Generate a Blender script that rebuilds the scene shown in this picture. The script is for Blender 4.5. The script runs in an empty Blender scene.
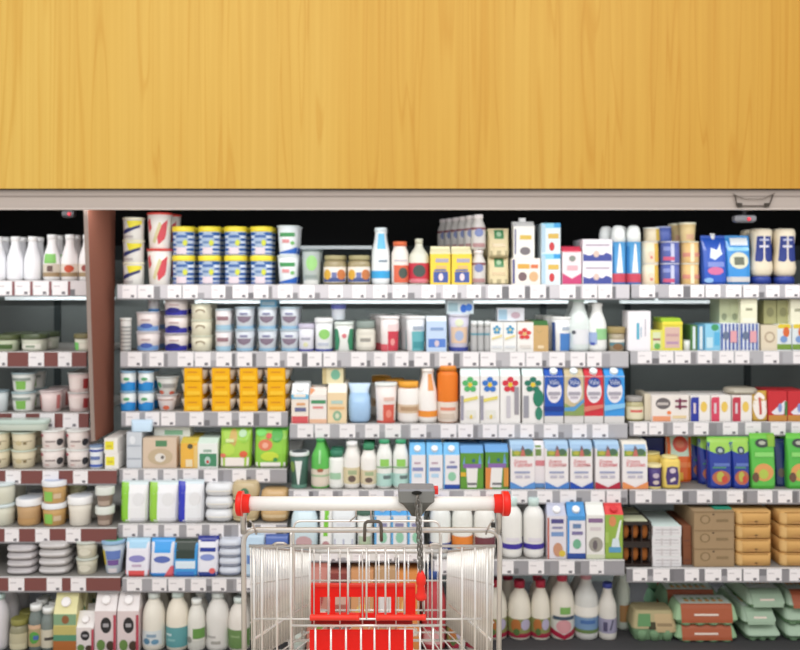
import bpy, math, random
from mathutils import Vector
random.seed(7)
C = bpy.context.scene.collection
F, H, HY = 900.0, 1.5, 275.0           # focal length (px), eye height (m), horizon row
def wx(px, Y): return (px - 400.0) * Y / F
def wz(py, Y): return H - (py - HY) * Y / F
def lin(h):
    h = h.lstrip('#')
    if len(h) == 3: h = ''.join(c * 2 for c in h)
    o = []
    for i in (0, 2, 4):
        c = int(h[i:i + 2], 16) / 255.0
        o.append(c / 12.92 if c <= .04045 else ((c + .055) / 1.055) ** 2.4)
    return (o[0], o[1], o[2], 1.0)

# ------------------------------------------------------------------ materials
def nodes(name):
    m = bpy.data.materials.new(name); m.use_nodes = True
    return m, m.node_tree, m.node_tree.nodes['Principled BSDF']
def printed(name, rough=.45, metal=0.0, alpha=1.0, spec=.4):
    m, t, b = nodes(name)
    a = t.nodes.new('ShaderNodeAttribute'); a.attribute_name = 'Col'
    n = t.nodes.new('ShaderNodeTexNoise'); n.inputs['Scale'].default_value = 40
    mr = t.nodes.new('ShaderNodeMapRange'); mr.inputs['To Min'].default_value = .93; mr.inputs['To Max'].default_value = 1.05
    mx = t.nodes.new('ShaderNodeMix'); mx.data_type = 'RGBA'; mx.blend_type = 'MULTIPLY'; mx.inputs['Factor'].default_value = 1
    t.links.new(n.outputs['Fac'], mr.inputs['Value'])
    t.links.new(a.outputs['Color'], mx.inputs['A']); t.links.new(mr.outputs['Result'], mx.inputs['B'])
    t.links.new(mx.outputs['Result'], b.inputs['Base Color'])
    b.inputs['Roughness'].default_value = rough; b.inputs['Metallic'].default_value = metal
    b.inputs['Alpha'].default_value = alpha; b.inputs['Specular IOR Level'].default_value = spec
    return m
MAT = {
    'print': printed('printed_packaging', .42),
    'matte': printed('matte_board', .8, spec=.2),
    'film': printed('glossy_film', .22, spec=.6),
    'glass': printed('clear_plastic', .12, alpha=.72, spec=.7),
    'chrome': printed('chromed_wire', .32, metal=.75),
    'dull': printed('dull_black', .95, spec=.05),
}
def flat(name, col, rough=.5, emit=0):
    m, t, b = nodes(name)
    b.inputs['Base Color'].default_value = lin(col); b.inputs['Roughness'].default_value = rough
    if emit:
        b.inputs['Emission Color'].default_value = lin(col); b.inputs['Emission Strength'].default_value = emit
    return m
MAT['reflection'] = flat('reflection_glow', 'e4ecee', .5, .5)  # emission standing in for bright reflections on the case back
def wood():
    m, t, b = nodes('oak_laminate')
    tc = t.nodes.new('ShaderNodeTexCoord')
    def noise(sx, sz, detail, dist=0, loc=0, rot=0):
        mp = t.nodes.new('ShaderNodeMapping'); mp.inputs['Scale'].default_value = (sx, 1, sz); mp.inputs['Location'].default_value = (loc, 0, 0); mp.inputs['Rotation'].default_value = (0, math.radians(rot), 0)
        n = t.nodes.new('ShaderNodeTexNoise'); n.inputs['Scale'].default_value = 1; n.inputs['Detail'].default_value = detail; n.inputs['Distortion'].default_value = dist
        t.links.new(tc.outputs['Object'], mp.inputs['Vector']); t.links.new(mp.outputs['Vector'], n.inputs['Vector']); return n
    broad = noise(3.2, .25, 2, .4); fine = noise(60, .8, 3, 0, 0, 1.2); cath = noise(11, .5, 1, 1.6, 5, 6)
    def ramp(n, stops):
        r = t.nodes.new('ShaderNodeValToRGB'); e = r.color_ramp.elements
        e[0].position, e[0].color = stops[0][0], lin(stops[0][1]); e[1].position, e[1].color = stops[-1][0], lin(stops[-1][1])
        for p, c in stops[1:-1]:
            x = e.new(p); x.color = lin(c)
        t.links.new(n.outputs['Fac'], r.inputs['Fac']); return r
    def mul(a, bb):
        x = t.nodes.new('ShaderNodeMix'); x.data_type = 'RGBA'; x.blend_type = 'MULTIPLY'; x.inputs['Factor'].default_value = 1
        t.links.new(a, x.inputs['A']); t.links.new(bb, x.inputs['B']); return x.outputs['Result']
    a = ramp(broad, [(.25, 'd8b356'), (.5, 'dbb85c'), (.75, 'debe64')])
    f = ramp(fine, [(.3, 'f7f1e6'), (.65, 'ffffff')])
    c = ramp(cath, [(.42, 'ffffff'), (.47, 'f7eedd'), (.5, 'ffffff')])
    # warmer towards the +X end of the board run
    sp = t.nodes.new('ShaderNodeSeparateXYZ'); t.links.new(tc.outputs['Object'], sp.inputs[0])
    mr = t.nodes.new('ShaderNodeMapRange'); mr.inputs['From Min'].default_value = -1.4; mr.inputs['From Max'].default_value = 1.4
    t.links.new(sp.outputs['X'], mr.inputs['Value'])
    tone = t.nodes.new('ShaderNodeValToRGB'); tone.color_ramp.elements[0].color = lin('fffaf4'); tone.color_ramp.elements[1].color = lin('efd9b2')
    t.links.new(mr.outputs['Result'], tone.inputs['Fac'])
    t.links.new(mul(mul(mul(a.outputs[0], f.outputs[0]), c.outputs[0]), tone.outputs[0]), b.inputs['Base Color'])
    b.inputs['Roughness'].default_value = .45; b.inputs['Specular IOR Level'].default_value = .25
    return m
MAT['wood'] = wood()
def tiles():
    m, t, b = nodes('floor_tiles')
    tc = t.nodes.new('ShaderNodeTexCoord'); br = t.nodes.new('ShaderNodeTexBrick')
    br.offset = 0; br.inputs['Scale'].default_value = 1.6; br.inputs['Brick Width'].default_value = 1; br.inputs['Row Height'].default_value = 1
    br.inputs['Color1'].default_value = lin('cfc6b8'); br.inputs['Color2'].default_value = lin('c8bfb0'); br.inputs['Mortar'].default_value = lin('9c958a'); br.inputs['Mortar Size'].default_value = .01
    t.links.new(tc.outputs['Object'], br.inputs['Vector']); t.links.new(br.outputs['Color'], b.inputs['Base Color'])
    b.inputs['Roughness'].default_value = .3
    return m
MAT['tiles'] = tiles()

# ------------------------------------------------------------------ mesh building
class MB:
    def __init__(s): s.v, s.f, s.c, s.sm = [], [], [], []
    def face(s, idx, col, smooth=False): s.f.append(tuple(idx)); s.c.append(col); s.sm.append(smooth)
    def add(s, pts): b = len(s.v); s.v.extend([tuple(p) for p in pts]); return b
    def box(s, x0, x1, y0, y1, z0, z1, col):
        b = s.add([(x, y, z) for z in (z0, z1) for x, y in ((x0, y0), (x1, y0), (x1, y1), (x0, y1))]); cl = lin(col)
        for q in ((3, 2, 1, 0), (4, 5, 6, 7), (0, 1, 5, 4), (1, 2, 6, 5), (2, 3, 7, 6), (3, 0, 4, 7)): s.face([b + i for i in q], cl)
        return s
    def rings(s, rings, cols, smooth=False, cap0=True, cap1=True):
        n = len(rings[0]); bs = [s.add(r) for r in rings]
        for i in range(len(rings) - 1):
            cl = lin(cols[min(i, len(cols) - 1)])
            for k in range(n):
                k2 = (k + 1) % n; s.face((bs[i] + k, bs[i] + k2, bs[i + 1] + k2, bs[i + 1] + k), cl, smooth)
        if cap0: s.face([bs[0] + k for k in reversed(range(n))], lin(cols[0]))
        if cap1: s.face([bs[-1] + k for k in range(n)], lin(cols[-1]))
        return s
    def tube(s, pts, r, col, n=8, closed=False):
        pts = [Vector(p) for p in pts]; m = len(pts); rr = []
        up = None
        for i, p in enumerate(pts):
            a = pts[(i - 1) % m] if (i > 0 or closed) else p; b = pts[(i + 1) % m] if (i < m - 1 or closed) else p
            t = (b - a).normalized()
            if up is None: up = t.cross(Vector((0, 0, 1)) if abs(t.z) < .9 else Vector((1, 0, 0))).normalized()
            up = (up - t * up.dot(t)).normalized(); w = t.cross(up)
            rr.append([p + (up * math.cos(2 * math.pi * k / n) + w * math.sin(2 * math.pi * k / n)) * r for k in range(n)])
        if closed: rr.append(rr[0])
        return s.rings(rr, [col], True, not closed, not closed)
    def mesh(s, name):
        me = bpy.data.meshes.new(name); me.from_pydata(s.v, [], s.f)
        at = me.color_attributes.new('Col', 'FLOAT_COLOR', 'CORNER'); buf = []
        for f, c in zip(s.f, s.c): buf.extend(c * len(f))
        at.data.foreach_set('color', buf); me.polygons.foreach_set('use_smooth', s.sm); me.update()
        return me
def fillet(pts, r, n=5):
    pts = [Vector(p) for p in pts]; o = [pts[0]]
    for a, p, b in zip(pts, pts[1:], pts[2:]):
        d = min(r, (a - p).length * .49, (b - p).length * .49); A = p + (a - p).normalized() * d; B = p + (b - p).normalized() * d
        for i in range(n + 1):
            t = i / n; o.append(A * (1 - t) ** 2 + p * 2 * t * (1 - t) + B * t * t)
    return o + [pts[-1]]
def link(name, mb, mat, parent=None):
    me = mb.mesh(name) if isinstance(mb, MB) else mb
    o = bpy.data.objects.new(name, me); C.objects.link(o)
    if not me.materials: me.materials.append(MAT[mat])
    if parent: o.parent = parent
    return o
def tag(o, label, cat, group=None):
    o['label'] = label; o['category'] = cat
    if group: o['group'] = group
    return o
def empty(name, loc, label, cat, group=None):
    o = bpy.data.objects.new(name, None); C.objects.link(o); o.location = loc; o.empty_display_size = .05
    return tag(o, label, cat, group)
def struct(name, mb, mat):
    o = link(name, mb, mat); o['kind'] = 'structure'; return o

_txt = {}
def text_tris(s):
    if s not in _txt:
        cu = bpy.data.curves.new('t', 'FONT'); cu.body = s; cu.resolution_u = 2; o = bpy.data.objects.new('t', cu); C.objects.link(o)
        dg = bpy.context.evaluated_depsgraph_get(); me = bpy.data.meshes.new_from_object(o.evaluated_get(dg))
        vs = [v.co.copy() for v in me.vertices]; fs = [tuple(p.vertices) for p in me.polygons]
        bpy.data.objects.remove(o); bpy.data.curves.remove(cu); bpy.data.meshes.remove(me)
        x0, x1 = min(v.x for v in vs), max(v.x for v in vs); y0, y1 = min(v.y for v in vs), max(v.y for v in vs)
        _txt[s] = ([((v.x - x0) / (x1 - x0), (v.y - y0) / (y1 - y0)) for v in vs], fs)
    return _txt[s]

class Form:
    """a lofted package: ring list (z, half width, half depth, y offset), round (exponent e) or rounded-rect (radius r)"""
    def __init__(s, rings, e=None, r=.004): s.r, s.e, s.rad, s.h = rings, e, r, rings[-1][0]
    def ring(s, q):
        z, hw, hd, yo = q
        if s.e:
            n = 20; o = []
            for k in range(n):
                t = 2 * math.pi * k / n; c, q2 = math.cos(t), math.sin(t)
                o.append((hw * math.copysign(abs(c) ** (2 / s.e), c), yo + hd * math.copysign(abs(q2) ** (2 / s.e), q2), z))
            return o
        r = min(s.rad, hw * .8, hd * .8); o = []
        for sx, sy, a0 in ((1, -1, -90), (1, 1, 0), (-1, 1, 90), (-1, -1, 180)):
            for a in (0, 45, 90):
                t = math.radians(a0 + a); o.append((sx * (hw - r) + r * math.cos(t), yo + sy * (hd - r) + r * math.sin(t), z))
        return o
    def body(s, cols, mb=None): return (mb or MB()).rings([s.ring(q) for q in s.r], cols, bool(s.e))
    def at(s, u, v):
        z = max(0, min(1, v)) * s.h; R = s.r; i = 0
        while i < len(R) - 2 and R[i + 1][0] < z: i += 1
        a, b = R[i], R[i + 1]; t = (z - a[0]) / max(1e-6, b[0] - a[0]); t = max(0, min(1, t))
        hw, hd, yo = (a[j] + (b[j] - a[j]) * t for j in (1, 2, 3)); x = (2 * u - 1) * hw * .995
        if s.e: y = -hd * max(0, 1 - abs(x / max(hw, 1e-6)) ** s.e) ** (1 / s.e)
        else:
            r = min(s.rad, hw * .8, hd * .8); k = abs(x) - (hw - r); y = -hd + (r - math.sqrt(max(0, r * r - k * k)) if k > 0 else 0)
        return Vector((x, y + yo, z))
    def off(s, u, v, k):
        u = max(.01, min(.99, u)); d = .004
        du = s.at(min(u + d, .999), v) - s.at(max(u - d, .001), v); dv = s.at(u, min(v + d, 1)) - s.at(u, max(v - d, 0)); n = du.cross(dv)
        n = n.normalized() if n.length > 1e-12 else Vector((0, -1, 0))
        return s.at(u, v) + n * (.0004 * (k + 1) + (.0006 if s.e else 0))
    def art(s, items):
        mb = MB()
        for k, it in enumerate(items):
            if it[0] == 'e':
                _, u0, v0, u1, v1, col = it; cl = lin(col); cu, cv, ru, rv = (u0 + u1) / 2, (v0 + v1) / 2, (u1 - u0) / 2, (v1 - v0) / 2; n = 16
                c = mb.add([s.off(cu, cv, k)]); prev = None
                for q in (.4, .75, 1):
                    b = mb.add([s.off(cu + ru * q * math.cos(6.2832 * j / n), cv + rv * q * math.sin(6.2832 * j / n), k) for j in range(n)])
                    for j in range(n):
                        j2 = (j + 1) % n
                        mb.face((c, b + j, b + j2) if prev is None else (prev + j, b + j, b + j2, prev + j2), cl, bool(s.e))
                    prev = b
            elif it[0] == 'p':
                cl = lin(it[2]); P = it[1]
                u0, u1 = min(p[0] for p in P) + .001, max(p[0] for p in P) - .001; cols_ = []; nj = 4 if s.e else 1 if s.r[1][0] > s.h * .6 else 16
                for i in range(11):
                    u = u0 + (u1 - u0) * i / 10; vv = []
                    for (a, c), (d, e2) in zip(P, P[1:] + P[:1]):
                        if min(a, d) <= u <= max(a, d) and a != d: vv.append(c + (e2 - c) * (u - a) / (d - a))
                    lo, hi = min(vv), max(vv); cols_.append(mb.add([s.off(u, lo + (hi - lo) * j / nj, k) for j in range(nj + 1)]))
                for a, c in zip(cols_, cols_[1:]):
                    for j in range(nj): mb.face((a + j, c + j, c + j + 1, a + j + 1), cl, True)
            elif it[0] == 't':
                _, st, u0, v0, u1, v1, col = it; vs, fs = text_tris(st); b = mb.add([s.off(u0 + (u1 - u0) * x, v0 + (v1 - v0) * y, k + 1) for x, y in vs])
                for f in fs: mb.face([b + i for i in f], lin(col))
            else:
                u0, v0, u1, v1, col = it; cl = lin(col); nu = 8 if s.e else (2 if u0 > .06 and u1 < .94 else 6); nv = 6 if s.e or s.r[1][0] > s.h * .6 else 14
                b = mb.add([s.off(u0 + (u1 - u0) * i / nu, v0 + (v1 - v0) * j / nv, k) for j in range(nv + 1) for i in range(nu + 1)])
                for j in range(nv):
                    for i in range(nu):
                        a = b + j * (nu + 1) + i; mb.face((a, a + 1, a + nu + 2, a + nu + 1), cl, bool(s.e))
        return mb

# ------------------------------------------------------------------ package kinds: each returns [(part name, mesh builder, material)], first = the body
def P_pot(w, d, h, body, lid=None, art=(), taper=.8, e=2.0, lidh=.07, mat='print', lidmat='print', lidcol2=None):
    a, b = w / 2, d / 2; hl = h * (1 - lidh)
    f = Form([(0, a * taper * .96, b * taper * .96, 0), (h * .02, a * taper, b * taper, 0), (h * .5, a * (taper + .94) / 2, b * (taper + .94) / 2, 0), (hl, a * .94, b * .94, 0)], e)
    out = [('body', f.body([body]), mat)]
    if lid:
        g = Form([(hl, a * .99, b * .99, 0), (hl + .002, a, b, 0), (h - .002, a, b, 0), (h, a * .96, b * .96, 0)], e)
        m = g.body([lid])
        if lidcol2: m.rings([g.ring((h + .0003, a * .8, b * .8, 0)), g.ring((h + .0008, a * .78, b * .78, 0))], [lidcol2])
        out.append(('lid', m, lidmat))
    if art: out.append(('printed_label', f.art(art), 'print'))
    return out
def P_bottle(w, d, h, body, cap=None, art=(), sh=.55, neck=.36, e=2.0, caph=.1, mat='print', base=.94, waist=1, bcols=None, capmat='print', rnd=False):
    a, b = w / 2, d / 2; hc = h * (1 - caph)
    R = [(0, a * base * .9, b * base * .9, 0), (h * .015, a * base, b * base, 0), (h * .08, a, b, 0), (h * sh * .5, a * waist, b * waist, 0), (h * sh, a, b, 0)]
    for t in (.25, .5, .75, 1):
        q = neck + (1 - neck) * max(0, 1 - t * t) ** .8 if rnd else 1 + (neck - 1) * (.5 - .5 * math.cos(math.pi * t))
        R.append((h * sh + (hc - h * sh) * t * .92, a * q, b * q, 0))
    R.append((hc, a * neck, b * neck, 0))
    f = Form(R, e); out = [('body', f.body(bcols or [body]), mat)]
    if cap:
        g = Form([(hc - h * .01, a * neck * 1.12, b * neck * 1.12, 0), (h * .99, a * neck * 1.12, b * neck * 1.12, 0), (h, a * neck * .95, b * neck * .95, 0)], 2)
        out.append(('cap', g.body([cap]), capmat))
    if art: out.append(('printed_label', f.art(art), 'print'))
    return out
def P_carton(w, d, h, body, cap=None, art=(), gable='f2f2f0', gh=.2, fin=True, mat='print', capx=0, side=None):
    a, b = w / 2, d / 2; hb = h * (1 - gh); ht = h * (1 - .045)
    f = Form([(0, a, b, 0), (hb, a, b, 0), (ht, a * .97, .004, 0), (h, a * .97, .0025, 0)], None, .002)
    out = [('body', f.body([body, gable, gable]), mat)]
    if cap:
        s = math.atan2(ht - hb, b); m = MB(); c = Vector((capx * a, -b * .5, (hb + ht) / 2)); n = Vector((0, -math.sin(s), math.cos(s))); r = min(a * .42, .016)
        t = Vector((0, n.z, -n.y)); rr = []
        for o, q in ((0, 1), (.010, 1), (.012, .85)): rr.append([c + n * o + (Vector((1, 0, 0)) * math.cos(6.2832 * k / 14) + t * math.sin(6.2832 * k / 14)) * r * q for k in range(14)])
        m.rings(rr, [cap]); out.append(('cap', m, 'print'))
    if art: out.append(('printed_label', f.art(art), 'print'))
    return out
def P_brick(w, d, h, body, art=(), top=None, cap=None, mat='print', r=.002):
    a, b = w / 2, d / 2; f = Form([(0, a, b, 0), (h - .0005, a, b, 0), (h, a * .99, b * .99, 0)], None, r)
    out = [('body', f.body([body, top or body]), mat)]
    if cap:
        m = MB(); g = Form([(h, a * .38, a * .38, -b * .3), (h + .012, a * .36, a * .36, -b * .3)], 2); m = g.body([cap]); out.append(('cap', m, 'print'))
    if art: out.append(('printed_label', f.art(art), 'print'))
    return out
def P_slant(w, d, h, body, cap=None, art=(), top=None, lean=.45):
    # carton whose top slopes down to the front edge
    a, b = w / 2, d / 2; f = Form([(0, a, b, 0), (h * .86, a, b, 0), (h, a, b * (1 - lean), b * lean)], None, .002)
    out = [('body', f.body([body, top or body]), 'print')]
    if cap: out.append(('cap', Form([(h, a * .36, a * .36, b * lean), (h + .014, a * .34, a * .34, b * lean)], 2).body([cap]), 'print'))
    if art: out.append(('printed_label', f.art(art), 'print'))
    return out
def P_pouch(w, d, h, body, art=(), lean=0.0, mat='film', top=None, cap=None, crimp=True):
    a, b = w / 2, d / 2; y = lambda t: b * 0.0 + lean * d * t
    f = Form([(0, a * .94, b * .85, 0), (h * .06, a * .97, b, y(.06)), (h * .35, a * .99, b * .9, y(.35)), (h * .7, a, b * .6, y(.7)), (h * .9, a, b * .22, y(.9)), (h * .95, a, .002, y(.95)), (h, a, .0015, y(1))], None, .02 if d > .05 else .012)
    out = [('body', f.body([body, body, body, body, top or body, top or body]), mat)]
    if cap: out.append(('cap', Form([(h * .9, a * .2, a * .2, b * .1), (h * 1.04, a * .2, a * .2, b * .1)], 2).body([cap]), 'print'))
    if art: out.append(('printed_label', f.art(art), 'film'))
    return out
def P_bag(w, d, h, body, art=(), top=None, gather=.45):
    # soft bag pinched together near the top
    a, b = w / 2, d / 2
    f = Form([(0, a * .8, b * .8, 0), (h * .08, a * .96, b, 0), (h * .4, a, b, 0), (h * .66, a * .94, b * .9, 0), (h * .76, a * .82, b * gather, 0), (h * .84, a * .86, b * .35, 0), (h, a * 1.0, b * .25, 0)], 2.6)
    out = [('body', f.body([body, body, body, body, top or body, top or body]), 'film')]
    if art: out.append(('printed_label', f.art(art), 'film'))
    return out
def P_pillow(w, d, h, body, art=(), mat='film'):
    a, b = w / 2, d / 2
    f = Form([(0, a * .7, b * .7, 0), (h * .12, a * .92, b * .92, 0), (h * .45, a, b, 0), (h * .55, a, b, 0), (h * .88, a * .92, b * .92, 0), (h, a * .7, b * .7, 0)], 3.2)
    out = [('body', f.body([body]), mat)]
    if art: out.append(('printed_label', f.art(art), 'print'))
    return out
def P_jar(w, d, h, body, lid, art=(), mat='glass', lidh=.16):
    a, b = w / 2, d / 2; hl = h * (1 - lidh)
    f = Form([(0, a * .86, b * .86, 0), (h * .05, a * .98, b * .98, 0), (h * .12, a, b, 0), (hl * .82, a, b, 0), (hl * .93, a * .92, b * .92, 0), (hl, a * .8, b * .8, 0)], 2)
    g = Form([(hl, a * .9, b * .9, 0), (hl + .003, a * .92, b * .92, 0), (h - .003, a * .92, b * .92, 0), (h, a * .86, b * .86, 0)], 2)
    out = [('body', f.body([body]), mat), ('lid', g.body([lid]), 'print')]
    if art: out.append(('printed_label', f.art(art), 'print'))
    return out
def P_squeeze(w, d, h, body, cap, art=()):
    a, b = w / 2, d / 2; hc = h * .15
    f = Form([(hc, a * .72, b * .72, 0), (h * .2, a * .92, b * .9, 0), (h * .3, a, b, 0), (h * .45, a * .9, b * .9, 0), (h * .6, a * .8, b * .85, 0), (h * .78, a * .9, b * .9, 0), (h * .92, a * .96, b * .9, 0), (h * .98, a * .9, b * .8, 0), (h, a * .7, b * .6, 0)], 2.6)
    g = Form([(0, a * .9, b * .9, 0), (hc * .8, a * .88, b * .88, 0), (hc, a * .74, b * .74, 0)], 2.2)
    out = [('body', f.body([body]), 'print'), ('cap', g.body([cap]), 'print')]
    if art: out.append(('printed_label', f.art(art), 'print'))
    return out
def P_spray(w, d, h, body, cap, art=()):
    a, b = w / 2, d / 2; hc = h * .72
    f = Form([(0, a * .95, b * .95, 0), (h * .02, a, b, 0), (hc, a, b, 0)], 2)
    g = Form([(hc, a * .97, b * .97, 0), (h * .86, a * .95, b * .95, 0), (h * .95, a * .82, b * .82, 0), (h * .985, a * .62, b * .62, 0), (h, a * .4, b * .4, 0)], 2)
    return [('body', f.body([body]), 'print'), ('cap', g.body([cap]), 'print'), ('printed_label', f.art(art), 'print')]
def P_sleeve(w, d, h, col, art=()):
    # two white cups held in a yellow cardboard sleeve
    a, b = w / 2, d / 2; m = MB()
    f = Form([(0, a * .66, b, 0), (h * .96, a * .66, b, 0), (h * .98, a * .65, b, 0)], None, .003)
    out = [('body', f.body([col]), 'matte')]
    for s in (-1, 1):
        c = MB(); g = Form([(h * .1, a * .62, b * .6, 0), (h * .6, a * .78, b * .75, 0), (h * .72, a * .8, b * .8, 0), (h * .76, a * .8, b * .8, 0)], 2); rr = [g.ring(q) for q in g.r]
        rr = [[(x + s * a * .2, y, z) for x, y, z in r] for r in rr]; out.append(('cup', c.rings(rr, ['e8e0d4'], True), 'print'))
    if art: out.append(('printed_label', f.art(art), 'matte'))
    return out
def P_eggbox(w, d, h, base, top, art=(), label=None, lines=None):
    # moulded pulp egg box: tapered cup tray, domed lid, a printed sheet over the lid
    a, b = w / 2, d / 2; hb = h * (.26 if label else .42)
    t = Form([(0, a * .86, b * .8, 0), (hb * .8, a * .98, b * .97, 0), (hb, a, b, 0)], None, .014); m = t.body([base])
    n = max(3, int(w / .05))
    for i in range(n):
        x = -a * .86 + (i + .5) * 2 * a * .86 / n; r = a * .8 / n
        q = [[(x + r * k * math.cos(6.2832 * j / 10), -b * .86 + r * .5 * math.sin(6.2832 * j / 10), z) for j in range(10)] for z, k in ((.001, .7), (hb * .5, .95), (hb * .85, .8))]
        m.rings(q, [base], True)
    l = Form([(hb, a * 1.01, b * 1.01, 0), (hb + .004, a * 1.01, b * 1.01, 0), (h * .8, a * .93, b * .86, 0), (h * .95, a * .88, b * .78, 0), (h, a * .82, b * .7, 0)], None, .016)
    out = [('base', m, 'matte'), ('lid', l.body([top]), 'matte')]
    if label:
        s = MB(); z = h + .0015; xa = a * .8; fr, zf = -b * .98, h * .14
        def quad(p, col): bb = s.add(p); s.face(range(bb, bb + len(p)), lin(col))
        quad([(-xa, -b * .74, z), (xa, -b * .74, z), (xa, b * .78, z), (-xa, b * .78, z)], label[0])
        yf, zt = -b * .83, h * .9
        pf = [(1.06, zf), (1.045, hb + .004), (.905, h * .8 + .001), (.82, h * .95 + .0015), (.74, z)]
        for (ya, za), (yb_, zb2) in zip(pf, pf[1:]): quad([(-xa, -b * ya, za), (xa, -b * ya, za), (xa, -b * yb_, zb2), (-xa, -b * yb_, zb2)], label[1])
        for i in range(6):
            x = -xa * .66 + i * xa * .27; y = b * .0
            c = [(x + xa * .1 * math.cos(6.2832 * j / 10), -b * .25 + b * .2 * math.sin(6.2832 * j / 10), z + .0008) for j in range(10)]; quad(c, 'e8a43c')
            c = [(x + xa * .1 * math.cos(6.2832 * j / 10), b * .12 + b * .12 * math.sin(6.2832 * j / 10), z + .0006) for j in range(10)]; quad(c, '5f9a3e')
        zz = (hb + h * .8) / 2; yy = -b * .985
        quad([(-xa * .5, yy - .003, zz - .003), (xa * .45, yy - .003, zz - .003), (xa * .45, yy - .001, zz + .003), (-xa * .5, yy - .001, zz + .003)], 'e9d9cc')
        out.append(('printed_sheet', s, 'print'))
    if art: out.append(('printed_label', l.art(art), 'matte'))
    return out
def P_crate(w, d, h, col):
    # dark egg tray with brown eggs showing through its open front
    a, b = w / 2, d / 2; m = MB()
    m.box(-a, a, -b, b, 0, h * .12, col).box(-a, a, -b, b, h * .86, h, col).box(-a, a, b - .004, b, h * .12, h * .86, col)
    n = 3
    for i in range(n + 1):
        x = -a + i * (w - .004) / n; m.box(x, x + .004, -b, -b + .004, h * .12, h * .86, col)
    out = [('tray', m, 'print')]
    for i in range(n):
        x = -a + (i + .5) * w / n; rx = w / n * .4; g = []
        for t in range(1, 8):
            q = math.pi * t / 8; g.append([(x + rx * math.sin(q) * math.cos(6.2832 * k / 12), -b + .032 + rx * math.sin(q) * math.sin(6.2832 * k / 12), h * .49 - h * .36 * math.cos(q)) for k in range(12)])
        out.append(('egg', MB().rings(g, ['b06a34'], True), 'matte'))
    s = MB().box(-a * .8, a * .8, -b * .8, b * .8, h, h + .001, 'd4d8b8'); out.append(('paper_label', s, 'matte'))
    return out
KINDS = dict(pot=P_pot, bottle=P_bottle, carton=P_carton, brick=P_brick, slant=P_slant, pouch=P_pouch, bag=P_bag, pillow=P_pillow, jar=P_jar, squeeze=P_squeeze, spray=P_spray, sleeve=P_sleeve, egg=P_eggbox, crate=P_crate)

# ------------------------------------------------------------------ shelves
ROWS = {   # key: x0, x1, rail top row, rail bottom row, front distance, rail colour, phrase
    'L1': (-60, 87, 281, 296, 3.20, 'd6cfd0', 'the top shelf'), 'L2': (-60, 87, 352, 367, 3.20, '7d4a46', 'the second shelf'),
    'L3': (-60, 89, 413, 428, 3.19, '7d4a46', 'the third shelf'), 'L4': (-60, 117, 470, 484, 3.10, '7d4a46', 'the fourth shelf'),
    'L5': (-60, 117, 528, 542, 3.04, '7d4a46', 'the fifth shelf'), 'L6': (-60, 121, 577, 591, 3.00, '7d4a46', 'the sixth shelf'),
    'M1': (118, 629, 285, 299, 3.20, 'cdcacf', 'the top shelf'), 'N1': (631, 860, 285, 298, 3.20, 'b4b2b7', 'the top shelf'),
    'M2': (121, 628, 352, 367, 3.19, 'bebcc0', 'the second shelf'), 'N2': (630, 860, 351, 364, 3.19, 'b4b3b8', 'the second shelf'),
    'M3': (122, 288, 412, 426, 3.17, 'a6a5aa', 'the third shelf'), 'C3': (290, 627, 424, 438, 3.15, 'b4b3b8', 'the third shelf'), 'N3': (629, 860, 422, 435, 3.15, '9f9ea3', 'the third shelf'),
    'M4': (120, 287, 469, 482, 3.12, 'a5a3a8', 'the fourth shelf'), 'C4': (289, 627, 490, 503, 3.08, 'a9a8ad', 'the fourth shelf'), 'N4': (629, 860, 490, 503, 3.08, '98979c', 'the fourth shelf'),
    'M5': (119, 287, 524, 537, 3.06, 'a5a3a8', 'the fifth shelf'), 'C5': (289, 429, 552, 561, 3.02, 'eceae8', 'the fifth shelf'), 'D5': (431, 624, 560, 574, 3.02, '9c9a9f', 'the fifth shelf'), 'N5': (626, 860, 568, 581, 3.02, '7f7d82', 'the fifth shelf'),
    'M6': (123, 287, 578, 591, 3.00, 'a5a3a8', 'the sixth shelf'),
    'DK': (-60, 860, 660, 695, 2.92, '3a3a3c', 'the bottom deck'),
}
BACK = 3.68
SH_LABEL = {
 'L1': 'short pale shelf of white bottles beyond the brown divider, highest there', 'L2': 'maroon-railed shelf carrying low dip tubs', 'L3': 'maroon-railed shelf of green and pink cups beside the divider foot',
 'L4': 'maroon-railed shelf stacked with cream and white cups', 'L5': 'maroon-railed shelf of bucket tubs below the stacked cream cups', 'L6': 'maroon-railed shelf of grey film-wrapped packs',
 'M1': 'long white top shelf holding striped tubs, jars and spray cans', 'N1': 'white top shelf with blue pouches and mayonnaise bottles', 'M2': 'long white second shelf of small dairy cups and bottles', 'N2': 'white second shelf of striped boxes under the blue pouches',
 'M3': 'short grey shelf stacked with yellow sleeve packs', 'C3': 'white third shelf of flower cartons and orange bottles', 'N3': 'grey third shelf with a single row of cheese boxes',
 'M4': 'short grey shelf carrying green salad bags', 'C4': 'grey fourth shelf of milk cartons behind the trolley handle', 'N4': 'grey fourth shelf of blue and green snack pouches',
 'M5': 'short grey shelf of green and white upright packs', 'C5': 'white shelf edge seen through the trolley basket', 'D5': 'grey fifth shelf of white bottles and four cartons', 'N5': 'dark grey shelf stacked with brown egg cartons',
 'M6': 'short grey shelf of blue film packs over the milk bottles', 'DK': 'dark bottom deck holding milk bottles and green egg boxes'}
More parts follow.
